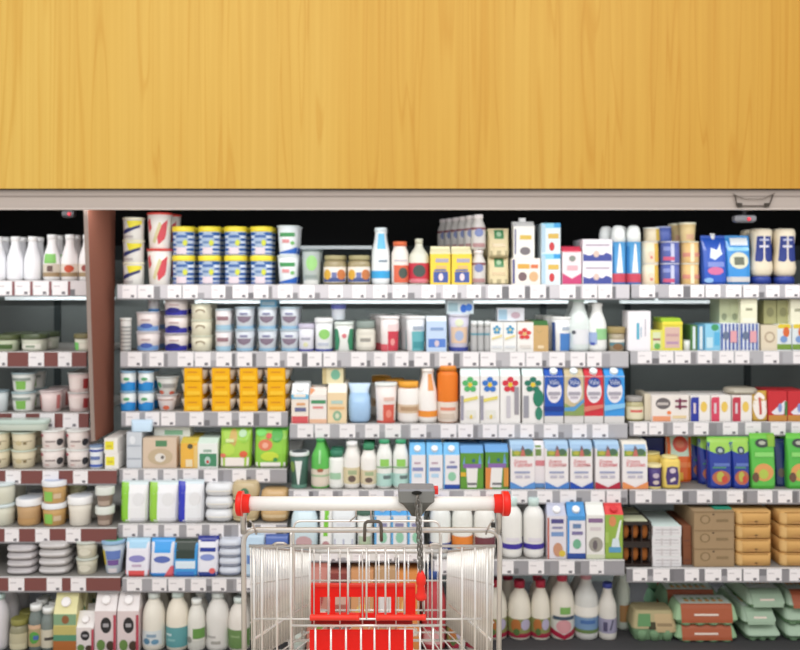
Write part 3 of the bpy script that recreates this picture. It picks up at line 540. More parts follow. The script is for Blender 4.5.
S('M2', 'pot', 'sour_cream_tub', 'tub', 333, 354, 322, 'white tub with dark green side panels', k=2, body='eef0ec', lid='dfe8e2', taper=.9, lidh=.1, art=[('p', [(.02, .05), (.22, .05), (.3, .4), (.2, .85), (.02, .85)], '3c8c68'), ('p', [(.98, .05), (.8, .05), (.72, .4), (.82, .85), (.98, .85)], '3c8c68'), ('e', .42, .5, .66, .68, 'd88088')])
S('M2', 'jar', 'yogurt_jar', 'jar', 355, 376, 321, 'cream jar with a grey-green lid', k=2, body='d8d4c8', lid='8d9a94', mat='print', lidh=.24, art=[(.1, .2, .9, .72, 'e6e2d6'), (.25, .42, .75, .58, 'a09c94')])
S('M2', 'pot', 'yogurt_cup', 'cup', 379, 400, 316, 'white cup with a red right half', k=3, kdx=-.02, body='f0e8e6', lid='f2eeee', taper=.84, lidh=.08, depth=.06, art=[(.42, .02, 1, .62, 'cf4454'), (.42, .62, 1, .84, 'f0d8d8'), ('e', .56, .18, .8, .4, 'e89a98'), (.0, .0, .4, .22, 'd8606a')])
S('M2', 'pot', 'yogurt_cup', 'cup', 405, 426, 316, 'white cup with a teal lower half', k=3, kdx=-.02, body='eceef0', lid='f2f2f2', taper=.84, lidh=.08, depth=.06, art=[(.3, .02, 1, .62, '6ab4bc'), (.36, .1, .96, .3, '4a98a0'), (.36, .66, .9, .78, 'a8b4c4')])
S('M2', 'slant', 'milk_carton', 'carton', 426, 447, 316, 'pale blue carton with a blue picture band', k=2, body='c4d8f2', top='eef4fa', depth=.06, art=[(.1, .12, .95, .36, '5c84d0'), ('e', .4, .14, .64, .32, 'd8c8d0'), (.2, .6, .85, .68, '8aa4d0')])
S('M2', 'pot', 'dessert_cup', 'cup', 448, 471, 314, 'lilac rimmed cup with an apricot band', k=2, body='d4d0e0', lid='c8c8d4', taper=.84, art=[(.1, .24, .9, .7, 'e6c8ac'), ('e', .28, .3, .72, .6, 'a8b8d8'), (.0, .0, 1, .12, '4450a0'), ('e', .3, .72, .7, .94, 'e4ecd0')])
S('M2', 'brick', 'butter_pack', 'box', 446, 474, 300, 'white and blue floral pack laid over the apricot banded cup', yb=314, dy=.02, depth=.09, body='dcecf4', art=[('e', .5, .1, .75, .7, '3c74d8'), ('e', .7, .2, .95, .75, '4a84e0'), (.05, .2, .4, .8, 'a8c8d4')])
S('M2', 'bottle', 'drink_bottle', 'bottle', 471, 491, 321, 'small grey drink bottle with white cap', n=3, k=2, body='b8b8b8', cap='e8ecec', neck=.8, sh=.7, caph=.16, gap=.98, anchor='the apricot banded cup', art=[(.0, .64, 1, .72, '6a9cac')])
S('M2', 'brick', 'curd_box', 'box', 490, 517, 322, 'narrow white box with a blue flower', n=2, k=2, body='f0f0ee', depth=.08, anchor='the grey drink bottles', art=flower(.5, .74, .2, '4a9cc8', 'e8d890', .5) + [(.1, .12, .9, .2, 'd8dce0'), ('p', [(.1, .4), (.9, .52), (.9, .58), (.1, .46)], 'e8d890')])
S('M2', 'brick', 'curd_box', 'box', 517, 534, 322, 'narrow white box with a red flower', k=2, body='f0eeea', depth=.08, top='d0b898', art=flower(.45, .6, .26, 'd84848', 'e8c078', .5) + [(.15, .12, .85, .22, 'dcd6d0')])
S('M2', 'brick', 'curd_box', 'box', 497, 525, 308, 'silvery flat box lying across the flower boxes', yb=321, dy=.02, body='d8dce4', depth=.07, art=[(.04, .1, .36, .9, '9cbcd0'), ('e', .5, .2, .85, .7, 'b8a0ac')])
S('M2', 'slant', 'curd_box', 'box', 533, 549, 321, 'tan cardboard box with dark green top', k=2, body='cdaa74', top='4a7a48', depth=.07, art=[('p', [(.1, .98), (.7, .98), (.6, .7), (.4, .6), (.2, .7)], '44723c'), (.3, .1, .7, .2, 'e8d4b0')])
S('M2', 'pot', 'yogurt_cup', 'cup', 552, 573, 317, 'white cup with blue right panel', k=3, kdx=-.02, body='eeeeee', lid='f4f4f2', taper=.84, lidh=.06, depth=.06, art=[(.38, .02, .96, .56, '4a80c4'), (.0, .02, .14, .9, '3a5898'), (.5, .66, .9, .76, 'b0bccc')])
S('M2', 'bottle', 'milk_bottle', 'bottle', 569, 592, 298, 'translucent pale green bottle, tallest on the shelf', k=2, body='dfe8e6', cap='c4dcd4', neck=.52, sh=.5, caph=.06, art=[(.2, .14, .9, .44, 'e6e8ec'), ('e', .14, .34, .3, .42, '5c6068')])
S('M2', 'bottle', 'milk_bottle', 'bottle', 589, 609, 303, 'opaque white bottle with green and blue label', k=2, body='f0f2f0', cap='f6f8f6', neck=.5, sh=.5, caph=.06, art=[(.36, .26, .98, .5, '98d094'), (.05, .16, .4, .42, 'a0b4dc'), (.1, .14, .3, .2, '4a5cb0')])
S('M2', 'pot', 'salad_bowl', 'bowl', 609, 628, 327, 'small clear bowl with brown filling and tan lid', body='a89c84', lid='a08c5c', taper=.84, mat='film', lidh=.26, art=[(.05, .3, .95, .5, '5c8894'), ('e', .2, .08, .8, .44, '8a6848'), (.05, .5, .95, .66, 'e8e2d8')])
S('N2', 'brick', 'milk_carton', 'carton', 627, 651, 311, 'plain white box with a vertical blue word', body='f2eff4', depth=.08, art=[(.38, .28, .5, .7, '5cb0cc'), (.55, .34, .6, .6, 'a8c0d4'), (.74, .36, .78, .8, 'b8b4c0')])
S('N2', 'brick', 'cream_carton', 'carton', 650, 663, 330, 'short yellow and green carton', k=2, body='dcdc74', depth=.05, art=[(.2, .1, .8, .9, 'd8e0b8'), ('e', .3, .06, .8, .36, '6ab05c'), (.2, .5, .8, .6, 'b08074')])
S('N2', 'slant', 'cream_carton', 'carton', 662, 683, 318, 'tall yellow carton with pink grid and green top', k=2, body='e6dc58', top='a4c83c', depth=.06, art=[(.12, .08, .86, .72, 'd8b8ac'), (.2, .2, .8, .28, 'b894b0'), (.2, .44, .8, .52, 'c8a0a0'), (.0, .78, 1, .88, 'e8d848')])
S('N2', 'pot', 'curd_cup', 'cup', 684, 692, 340, 'tiny white pot beside the green box edge', body='dfe4e0', lid='c4ccc6', taper=.9)
for a, b, c, ds in ((691, 698, '4e7c44', 'thin box seen edge-on in green'), (698, 705, '5c9cc0', 'thin box seen edge-on in blue and white')):
    S('N2', 'brick', 'cheese_box', 'box', a, b, 325, ds, body=c, depth=.12, art=[(.3, .05, .7, .95, 'dbe6ea')])
S('N2', 'brick', 'cheese_box', 'box', 705, 721, 324, 'aqua blue box with a green leaf', depth=.12, body='8cccea', art=[('e', .4, .75, .9, 1, '4a9c68'), (.1, .1, .5, .5, 'c4e4f0'), (.6, .2, .95, .7, '5cb4e0')])
S('N2', 'brick', 'cheese_box', 'box', 721, 760, 323, 'navy and white striped box with pink square', n=2, depth=.12, body='e4e8f0', anchor='the aqua blue box', art=[(.02 + i * .2, .02, .12 + i * .2, .98, '4460a8') for i in range(5)] + [('e', .1, .4, .45, .7, '6a7894'), (.5, .3, .85, .72, 'e0a4ac')])
S('N2', 'brick', 'cheese_box', 'box', 741, 758, 298, 'pale cream box stacked on the striped boxes', yb=323, depth=.1, body='ecebd0', art=[(.3, .5, .7, .6, '9a9a80'), (.1, .0, .9, .2, 'f4f2e0')])
S('N2', 'brick', 'cheese_box', 'box', 719, 741, 298, 'olive grey box stacked on the striped boxes', yb=323, dy=.03, n=2, depth=.1, body='bcc4a0', anchor='the pale cream box', art=[('e', .2, .1, .7, .4, '8a9478')])
S('N2', 'brick', 'cheese_box', 'box', 761, 778, 325, 'beige box with a round brown mark', depth=.12, body='e0d4bc', art=[('e', .2, .3, .85, .75, 'b8a48c'), ('e', .3, .38, .75, .68, 'e0d4bc')])
S('N2', 'brick', 'cheese_box', 'box', 777, 807, 324, 'white box with yellow top and green foot', n=2, k=2, depth=.1, body='dfe6ea', anchor='the beige box', art=[(.0, .84, 1, 1, 'e0c83c'), (.0, .04, 1, .24, '7a9c40'), ('e', .4, .5, .85, .9, 'd86c3c'), ('e', .2, .3, .7, .56, '7c9cd0')])
S('N2', 'brick', 'cheese_box', 'box', 764, 790, 300, 'mossy olive box piled over the beige box', yb=324, dy=.03, n=2, depth=.1, body='a8a878', anchor='the pale cream box', art=[('e', .2, .3, .8, .7, '8c8c64')])
S('N2', 'brick', 'cheese_box', 'box', 790, 810, 299, 'cream box piled over the yellow-topped boxes', yb=324, dy=.01, depth=.1, body='ecead2', art=[(.2, .5, .6, .62, 'a0a088')])
# ---------------- third shelf, main bay
S('M3', 'pot', 'yogurt_cup', 'cup', 117, 153, 371, 'white and azure half-and-half cup', n=2, m=2, k=2, gap=.92, body='e9eeee', lid='8ab0cc', taper=.88, lidh=.1, art=[('p', [(.0, .02), (1, .02), (1, .45), (.6, .52), (.3, .4), (.0, .48)], '2c8cd4'), ('e', .3, .58, .7, .76, '5cae78')])
S('M3', 'pot', 'yogurt_cup', 'cup', 153, 176, 395, 'white flared cup with red print, lid on', k=2, body='e8dedc', lid='d8d4d4', taper=.64, art=[('e', .35, .06, .75, .36, 'e07050'), (.1, .7, .9, .8, 'c4a49c')])
S('M3', 'pot', 'yogurt_cup', 'cup', 152, 177, 377, 'grey-white flared cup upon the red print cup', yb=395, body='d8d8d4', lid='c4c8c6', taper=.64, art=[('e', .08, .4, .3, .75, '5aa070'), (.35, .4, .95, .66, '9c9c9c'), ('e', .1, .02, .4, .26, 'd06a50'), ('e', .7, .0, .95, .2, 'c0604c')])
S('M3', 'sleeve', 'yogurt_sleeve_pack', 'pack', 179, 290, 366, 'yellow cardboard sleeve around white cups', n=4, m=3, k=2, gap=.98, col='f2b41c', depth=.07, anchor='the red print cup', art=[(.2, .56, .75, .66, 'd8922c'), (.15, .1, .9, .36, 'f8c83c')])
S('C3', 'carton', 'kefir_carton', 'carton', 291, 309, 384, 'white-roofed carton with blue arch and red foot', k=2, body='efe4d8', gable='eef2f6', gh=.26, depth=.06, cap='fafcfc', art=[(.0, .0, 1, .18, 'd85c60'), ('p', [(.0, .62), (1, .62), (1, .72), (.8, .76), (.2, .76), (.0, .72)], '6cb8dc'), (.2, .3, .85, .4, '6a6e94'), (.3, .46, .8, .52, 'e0a878')])
S('C3', 'carton', 'kefir_carton', 'carton', 309, 327, 388, 'white carton with peach edge and green lettering', k=2, body='f0e9e4', gable='ece4dc', gh=.2, depth=.06, art=[('p', [(.0, .78), (.3, .92), (.1, .98), (.0, .98)], 'e09a70'), (.1, .56, .95, .66, '4c9468'), (.2, .42, .8, .48, 'e08c88'), (.0, .0, 1, .12, 'eec0a0')])
S('C3', 'carton', 'kefir_carton', 'carton', 327, 347, 384, 'light apricot carton with a green round stamp', k=3, body='f0d8b0', gable='f4efe4', gh=.22, depth=.06, art=[('e', .28, .06, .74, .32, '8ab494'), ('e', .4, .12, .62, .26, 'd8dcc0'), (.2, .5, .8, .58, 'b4d0c8'), (.1, .36, .9, .42, 'e8b880')])
S('C3', 'brick', 'kefir_carton', 'carton', 322, 344, 363, 'cream carton lying over the apricot carton with green stamp', yb=384, dy=.03, body='e6dcb4', depth=.1, art=[('e', .4, .2, .85, .7, '7ab89c'), (.0, .0, .2, 1, 'c8b888')])
S('C3', 'bag', 'yogurt_bag', 'bag', 347, 371, 384, 'powder blue pinched bag', body='a8ccf0', top='c8def4', art=[])
S('C3', 'pot', 'yogurt_cup', 'cup', 374, 398, 383, 'white cup with a coral label on its right side', k=1, kdx=-.02, body='f2e8e4', lid='eef2f0', taper=.82, lidh=.08, depth=.06, art=[(.36, .04, .9, .5, 'd86050'), ('e', .5, .14, .78, .36, 'e89080'), (.4, .6, .9, .7, 'e8c4b8'), (.05, .0, .95, .06, 'd05a4c')])
S('C3', 'bottle', 'milk_bottle', 'bottle', 397, 420, 382, 'white bottle with orange top and beige belt', k=3, kdx=-.05, body='f4f0ec', cap='eea838', neck=.82, sh=.8, caph=.14, art=[(.0, .28, 1, .52, 'dcc4a8'), (.15, .34, .9, .46, 'b89878')])
S('C3', 'bottle', 'milk_bottle', 'bottle', 418, 438, 369, 'slender white bottle with an orange ring', k=3, body='f6f2ee', cap='f4efe8', neck=.58, sh=.5, caph=.06, art=[(.0, .12, 1, .24, 'ec9438'), (.5, .64, .82, .96, 'e8a060')])
S('C3', 'bottle', 'juice_bottle', 'bottle', 437, 459, 366, 'bulky orange bottle with white lower label', k=2, body='e87c20', cap='e08828', neck=.8, sh=.84, caph=.08, art=[(.0, .02, 1, .4, 'eadcd0'), (.15, .24, .85, .3, 'e09078'), (.1, .08, .8, .18, 'd4c4b4')])
fl = [('56b46c', 'green', '460', 460, 480), ('3c78c8', 'blue', '', 480, 500), ('d23848', 'red', '', 500, 521), ('2c7864', 'dark green', '', 522, 544)]
for col, nm, _, a, b in fl:
    S('C3', 'slant', 'milk_carton', 'carton', a, b, 368, 'tall white carton with a big %s flower' % nm, k=3, body='f2f0ee', top='e4f4f2', depth=.06, art=flower(.5, .7, .26, col, 'e8c83c', .36) + ([('p', [(.1, .38), (.9, .44), (.9, .5), (.1, .44)], 'e6d870'), (.02, .06, .16, .5, '9a98a8'), (.3, .1, .8, .24, 'e4e4dc'), ('e', .48, .08, .62, .16, 'e0c860')] if nm in ('green', 'blue') else [(.7, .16, .92, .66, '9c98a0'), (.3, .1, .5, .5, 'c8c4cc')] if nm == 'red' else [('e', .5, .3, 1, .62, '2c8064'), ('e', .6, .06, .95, .3, '38846c'), (.05, .1, .3, .5, '9a9aa4')]))
val = [('2458b8', 'royal blue', 544, 564), ('cdbd98', 'beige', 564, 584), ('d03440', 'scarlet', 584, 604), ('3c9ae4', 'bright sky blue', 604, 625)]
for col, nm, a, b in val:
    S('C3', 'carton', 'milk_carton', 'carton', a, b, 367, '%s milk carton with white oval panel' % nm, k=3, body='dcdad8', gable=col, gh=.16, depth=.06, cap='e8f2f4', art=[(.0, .13, 1, .83, col), ('e', .12, .36, .9, .78, 'eeeaf0'), ('e', .18, .64, .84, .82, '2c50a0'), ('t', 'Valio', .26, .69, .76, .78, 'dfe6f4'), (.2, .5, .82, .56, 'a8a4b0'), (.3, .44, .7, .48, 'c0b8c4')] + ([('p', [(.0, .14), (1, .14), (1, .34), (.5, .26), (.0, .36)], '8aa060'), ('p', [(.0, .22), (.5, .22), (1, .38), (1, .44), (.5, .3), (.0, .28)], '5c9cd0')] if nm == 'beige' else [('p', [(.0, .2), (1, .28), (1, .34), (.0, .3)], 'd88070')] if nm == 'scarlet' else [(.0, .22, 1, .3, '1c3c90')] if nm == 'royal blue' else [('p', [(.0, .22), (1, .28), (1, .36), (.0, .32)], '8cc8f0')]))
S('N3', 'jar', 'spread_jar', 'jar', 627, 646, 397, 'small squat jar with cream label beside the cheese boxes', body='d4cc9c', lid='a8a4a0', lidh=.2, art=[(.05, .1, .95, .74, 'e6dfc0'), (.2, .46, .85, .58, 'd86860'), (.05, .02, .95, .1, '9c9860')])
S('N3', 'brick', 'cheese_box', 'box', 644, 651, 394, 'slim cream box edge behind the badge box', body='e0d6c0', depth=.12, dy=.02)
S('N3', 'brick', 'cheese_box', 'box', 651, 690, 395, 'wide white box with a dark badge and maroon glyph', body='efe8e2', depth=.1, art=[('e', .1, .46, .5, .9, '6c6668'), (.14, .62, .44, .72, 'c8c0bc'), (.02, .0, .5, .2, 'eea078'), ('e', .4, .26, .52, .4, 'ee8850'), (.62, .52, .94, .6, '7a3450'), (.62, .74, .94, .82, '7a3450'), (.72, .46, .78, .88, '7a3450'), (.55, .12, .92, .22, 'e8d0a0')])
for a, b, sp, ds in ((690, 710, '2c3ca0', 'white box with a dark blue spine'), (711, 731, 'd84864', 'white box with a pinkish red spine'), (732, 752, 'c43c50', 'white box with a dark red spine')):
    S('N3', 'brick', 'cheese_box', 'box', a, b, 395, ds, body='f0ece8', depth=.12, gap=.99, art=[(.0, .0, .42, 1, sp), ('e', .5, .35, .84, .76, 'ecc860'), (.14, .3, .26, .7, 'e0d0d8')])
S('N3', 'pouch', 'cheese_packet', 'pack', 752, 769, 391, 'gold-edged packet with a white oval and red word', depth=.04, body='c8a040', crimp=False, art=[('e', .08, .06, .96, .94, 'f0e8e0'), (.44, .22, .6, .78, 'c05a50')])
S('N3', 'brick', 'cheese_packet', 'pack', 768, 807, 391, 'red-topped pack with white label and green leaf', n=2, k=2, depth=.06, body='cc3038', anchor='the gold-edged packet', art=[(.0, .0, 1, .2, 'c88c40'), ('p', [(.3, .22), (.82, .22), (.9, .7), (.15, .3)], 'e8e6f0'), ('e', .5, .3, .72, .6, '8c9cd0'), (.86, .2, 1, .66, '4a8048')])
S('N3', 'pillow', 'cheese_packet', 'pack', 727, 761, 388, 'clear flat plastic pack lying across the spine boxes', yb=395, depth=.08, body='a8a090', art=[(.2, .3, .8, .6, 'c8c4b4')])
# ---------------- fourth shelf, main bay
S('M4', 'brick', 'milk_film_pack', 'pack', 126, 142, 432, 'pale grey film-wrapped block of cups', k=2, body='d2d8e0', mat='film', depth=.08, art=[(.05, .24, .95, .28, 'a4acb8'), (.05, .6, .95, .64, 'b0b8c4'), ('e', .2, .66, .6, .9, 'e8ecf2')])
S('M4', 'pouch', 'milk_film_pack', 'pack', 130, 152, 420, 'ice blue film bag lying on the pale grey block', yb=432, dy=0, body='c8e0f4', depth=.03)
S('M4', 'brick', 'cheese_pack', 'pack', 142, 177, 438, 'beige flat pack with a green label', body='dcc6b0', depth=.05, mat='matte', art=[(.38, .72, .72, .92, '5a8c64'), ('e', .15, .1, .9, .66, 'c8b496'), ('e', .36, .2, .68, .5, 'e8e2da'), ('e', .54, .3, .64, .42, '6c6460')])
S('M4', 'brick', 'cheese_tray', 'tray', 153, 191, 427, 'white cheese tray with green print behind the beige pack', dy=.054, body='e8f0ec', mat='print', depth=.06, art=[(.3, .8, .8, .92, '8ac09c'), (.1, .5, .9, .56, 'b4c4bc')])
S('M4', 'slant', 'cheese_box', 'box', 180, 198, 439, 'amber carton with a dark bird-like mark', k=2, body='eeb84c', top='d8c050', depth=.07, art=[('e', .4, .66, .72, .84, '5c5a48'), (.3, .04, .7, .3, 'f0dfb8'), (.78, .0, 1, .9, 'e8c880')])
S('M4', 'slant', 'cheese_box', 'box', 197, 218, 439, 'white carton with a green lower panel and red dot', k=2, body='eef2ee', top='dceee0', depth=.07, art=[(.1, .06, .95, .5, '4a8c68'), ('e', .35, .12, .65, .4, 'b8d0c8'), ('e', .44, .16, .58, .28, 'c84848'), (.3, .56, .7, .64, '9cb4a4')])
S('M4', 'pouch', 'salad_bag', 'bag', 218, 251, 428, 'lime green salad bag with red specks and white foot', body='a4cc44', top='88c048', depth=.09, art=[(.05, .03, .95, .26, 'efe6de'), ('e', .3, .5, .55, .95, 'c8a858'), ('e', .6, .6, .95, .95, '94c83c'), ('e', .05, .3, .5, .6, 'b4d44c'), ('e', .65, .26, .9, .42, 'd86038'), ('e', .04, .26, .22, .36, 'e0745c'), ('e', .6, .74, .85, .92, 'b8d8b0'), (.2, .62, .46, .7, 'd8e4a0')])
S('M4', 'pouch', 'salad_bag', 'bag', 253, 288, 428, 'bright green salad bag with a red tomato patch', body='8cc83c', top='5cb83c', depth=.09, art=[(.05, .02, .95, .14, 'f0ece4'), ('e', .12, .42, .55, .7, 'd87850'), ('e', .24, .48, .42, .62, 'e8a890'), ('e', .5, .62, .85, .96, '48a83c'), ('e', .34, .7, .52, .84, 'd05838'), ('e', .2, .18, .75, .4, 'c4d83c'), ('e', .58, .16, .72, .26, '3c8c48'), ('e', .05, .76, .35, .94, '74d05c')])
S('C4', 'pot', 'dip_cup', 'cup', 288, 309, 453, 'dark green cup with white triangle and wide white rim', body='44685c', lid='e8ecec', taper=.76, lidh=.1, lidcol2='50585c', art=[('p', [(.3, .86), (.7, .86), (.52, .06), (.44, .06)], 'eef2f0'), (.02, .0, .98, .12, '6c9888'), ('e', .05, .5, .3, .85, '7c9c50')])
S('C4', 'bottle', 'kefir_bottle', 'bottle', 310, 329, 440, 'green-topped bottle with cream lower half', k=2, body='62c058', cap='3ca050', neck=.42, sh=.6, caph=.05, base=.98, art=[(.0, .0, 1, .42, 'e4d8c8'), (.02, .26, .98, .3, 'a8c49c'), ('e', .35, .36, .7, .44, 'a86850'), (.44, .54, .56, .82, 'a4dca0')])
S('C4', 'bottle', 'milk_bottle', 'bottle', 328, 344, 451, 'short white bottle with a dark green cap', k=2, body='f2f4f0', cap='3c8468', neck=.76, sh=.76, caph=.16, art=[(.1, .3, .8, .5, 'a4ccac')])
S('C4', 'bottle', 'milk_bottle', 'bottle', 343, 360, 443, 'white capped bottle with a beige label', k=3, body='f4f1ec', cap='f4f4f4', neck=.62, sh=.66, caph=.08, art=[(.02, .12, .98, .5, 'dfd2ae'), (.3, .34, .8, .44, 'a8b890'), ('e', .3, .16, .75, .32, '6c5c54')])
S('C4', 'bottle', 'milk_bottle', 'bottle', 360, 377, 445, 'green capped bottle with a beige label', k=3, body='f4f1ec', cap='3c8c64', neck=.62, sh=.66, caph=.12, art=[(.02, .12, .98, .48, 'dfd2b4'), (.3, .34, .8, .44, 'a8b890'), ('e', .3, .16, .75, .3, '6c5c54')])
S('C4', 'bottle', 'milk_bottle', 'bottle', 376, 409, 441, 'white bottle with lime patch, mint foot, green cap', n=2, k=3, body='f2f4f0', cap='3ca070', neck=.6, sh=.66, caph=.06, anchor='the beige-label bottle', art=[(.25, .5, .8, .66, '98d468'), (.0, .06, 1, .34, 'b8dcd4'), (.45, .22, .9, .3, '6c7c7c'), (.05, .46, .95, .49, '8cb888')])
S('C4', 'carton', 'milk_carton', 'carton', 409, 443, 444, 'white milk carton with pale blue roof', n=2, k=3, body='f0eef2', gable='74bcec', gh=.24, depth=.062, cap='f4f4f4', anchor='the lime patch bottles', art=[(.0, .0, .14, .76, '7cc0ec'), (.2, .4, .85, .48, '8c94c0'), (.3, .56, .7, .6, 'c0a4b4'), (.3, .26, .75, .34, 'b8d8f0')])
S('C4', 'carton', 'milk_carton', 'carton', 443, 460, 444, 'white milk carton with green seal and navy foot', k=1, body='f0eef2', gable='74bcec', gh=.24, depth=.062, cap='f4f4f4', art=[(.0, .0, .1, .76, '7cc0ec'), (.0, .0, 1, .1, '2c50a8'), ('e', .28, .18, .78, .38, '94ccac'), (.2, .46, .85, .52, '7c88b8'), (.4, .58, .7, .62, '9c94b0')])
S('C4', 'slant', 'milk_carton', 'carton', 460, 484, 447, 'green carton with blue and white panel', k=4, kdx=-.014, body='649c3c', top='6ca4dc', depth=.062, art=[('p', [(.25, .96), (.8, .96), (.92, .6), (.75, .5), (.25, .5), (.1, .6)], '74a4dc'), ('p', [(.25, .5), (.75, .5), (.72, .04), (.28, .04)], 'eeecea'), (.12, .5, .9, .6, '8c6cac'), (.0, .3, .24, .4, 'e0b43c'), ('e', .5, .64, .64, .72, '3c6c8c'), (.3, .1, .7, .15, '6c6c70')])
S('C4', 'slant', 'milk_carton', 'carton', 485, 509, 446, 'green and orange carton with blue and white panel', k=4, kdx=-.014, body='5c943c', top='6ca4dc', depth=.062, art=[(.0, .0, .3, .5, 'e08c4c'), ('p', [(.25, .96), (.8, .96), (.92, .6), (.75, .5), (.25, .5), (.1, .6)], '74a4dc'), ('p', [(.25, .5), (.75, .5), (.72, .04), (.2, .04)], 'eeecea'), (.12, .5, .9, .6, '8c6cac'), ('e', .5, .64, .64, .72, '3c6c8c'), (.3, .1, .7, .15, '6c6c70'), (.8, .06, 1, .5, 'd89444')])
def village(foot, script='c8404c', sub='9ca4c4'):
    return [(.06, .7, .94, .94, '9cbcdc'), ('p', [(.06, .7), (.94, .7), (.94, .8), (.6, .84), (.3, .8), (.06, .82)], '7ca048'), ('e', .55, .72, .9, .86, '54745c'), ('e', .12, .72, .4, .82, 'b8b850'), ('p', [(.4, .7), (.62, .7), (.56, .84), (.46, .84)], 'c87468'), ('p', [(.42, .84), (.6, .84), (.51, .92)], '6c5c68'),
            ('t', 'Домик', .14, .55, .7, .63, script), ('t', 'в деревне', .16, .46, .9, .55, script), (.16, .34, .8, .38, sub), (.2, .24, .5, .29, 'c0bccc'), (.58, .24, .8, .29, 'c0bccc'), ('p', [(.0, .01), (1, .01), (1, .16), (.75, .1), (.5, .04), (.25, .1), (.0, .16)], foot)]
S('C4', 'slant', 'milk_carton', 'carton', 534, 546, 442, 'slim white carton edge with village picture, between two others', k=1, dy=.02, body='f0ebee', depth=.06, art=[(.1, .7, .6, .92, '7c9858'), (.1, .48, .9, .6, 'd88890'), (.0, .0, 1, .1, '6c9cd4')])
for a, b, ft, sc, ds in ((510, 535, '5c94d4', 'd46870', 'white village-picture carton with a light blue zigzag foot'), (545, 569, '4c84cc', 'd05c66', 'white village-picture carton with a mid blue zigzag foot'), (570, 593, '2450b0', 'd05c66', 'white village-picture carton with a royal blue zigzag foot'), (595, 620, 'b42840', 'd05060', 'white village-picture carton with a crimson zigzag foot'), (622, 648, 'e8945c', 'd86c74', 'white village-picture carton with an orange zigzag foot')):
    S('C4', 'slant', 'milk_carton', 'carton', a, b, 442, ds, k=3 if ft != 'e8945c' else 2, dy=.0, kdx=-.004 if ft != 'e8945c' else -.005, body='f1edee', top='a8c8e4' if ft != 'e8945c' else 'e6e0d4', depth=.066, lean=.3, art=village(ft, sc))
S('N4', 'pot', 'dip_cup', 'cup', 648, 664, 465, 'purple cup with cream rim and small pale prints', body='4c3c7c', lid='efe4b0', taper=.9, lidh=.12, art=[('e', .3, .5, .75, .74, 'c8b8c8'), ('e', .3, .2, .75, .4, 'd0c0b8'), (.0, .0, 1, .1, 'e8d890')])
S('N4', 'brick', 'dip_box', 'box', 646, 664, 438, 'midnight blue box standing behind the purple cup', dy=.14, body='1c2c6c', depth=.06)
S('N4', 'bottle', 'sauce_bottle', 'bottle', 663, 682, 457, 'yellow sauce pack with dark purple shield', k=3, kdx=-.045, body='ecd06c', neck=.8, sh=.86, e=4, cap='f0e29c', caph=.06, art=[('p', [(.2, .72), (.5, .76), (.8, .72), (.86, .4), (.8, .14), (.2, .14), (.14, .4)], '4c3c74'), ('e', .34, .52, .68, .7, 'd4c4d0'), ('p', [(.4, .22), (.68, .3), (.62, .4), (.36, .32)], 'e0d4d0')])
S('N4', 'brick', 'dip_box', 'box', 664, 684, 434, 'navy box in the gap behind the yellow sauce pack', dy=.2, body='1c3078', depth=.06)
S('N4', 'pouch', 'fruit_pouch', 'pouch', 667, 694, 433, 'pale green and orange pouch with a red tomato circle', dy=.10, depth=.06, body='ec6c28', top='c8e4cc', art=[(.0, .52, 1, .98, 'd0e6d0'), ('e', .24, .6, .84, .92, 'dc5038'), ('e', .36, .68, .7, .84, 'e87850'), (.1, .04, .6, .2, 'ecb838'), (.2, .3, .9, .4, 'f08c50')])
def snack(c): return [('p', [(.0, .74), (.5, .66), (1, .74), (1, .98), (.0, .98)], '9ccc54'), ('e', .3, .66, .7, .82, '3c4c58'), ('e', .4, .7, .6, .78, 'a8b8b8'), ('e', .12, .08, .88, .36, 'b86848'), ('e', .3, .14, .62, .34, 'b8b44c'), ('e', .5, .12, .76, .26, 'c84838'), (.2, .44, .85, .5, '5c74bc'), (.15, .4, .7, .43, '4c8c74')]
S('N4', 'pouch', 'snack_pouch', 'pouch', 709, 734, 438, 'navy snack pouch with lime top, nearer the shelf gap', k=3, kdx=-.012, depth=.06, body='243c9c', top='74d050', art=snack(0))
S('N4', 'pouch', 'snack_pouch', 'pouch', 733, 752, 438, 'navy snack pouch with lime top, against the green pouch', k=2, kdx=-.012, depth=.06, body='243c9c', top='74d050', art=snack(0))
gr = [('e', .1, .14, .9, .46, 'dc9c58'), ('e', .3, .18, .68, .36, 'b4c850'), ('e', .04, .12, .3, .3, '6c4c38'), ('e', .2, .74, .76, .9, '3c4440'), ('e', .34, .79, .62, .86, 'b4b8a8'), (.15, .58, .9, .66, '8cd870'), (.7, .76, 1, .98, '88b83c')]
S('N4', 'pouch', 'snack_pouch', 'pouch', 751, 777, 434, 'bright green snack pouch with a golden food picture', k=3, kdx=-.01, depth=.05, body='5cbc48', top='74c848', art=gr)
S('N4', 'pouch', 'snack_pouch', 'pouch', 776, 788, 440, 'dark blue pouch edge squeezed between two green pouches', dy=.03, depth=.06, body='28386c', art=[('e', .2, .2, .8, .4, '5c5048')])
S('N4', 'pouch', 'snack_pouch', 'pouch', 788, 815, 434, 'green snack pouch cut by the picture edge', k=3, depth=.05, body='54b848', top='6cc848', art=gr)
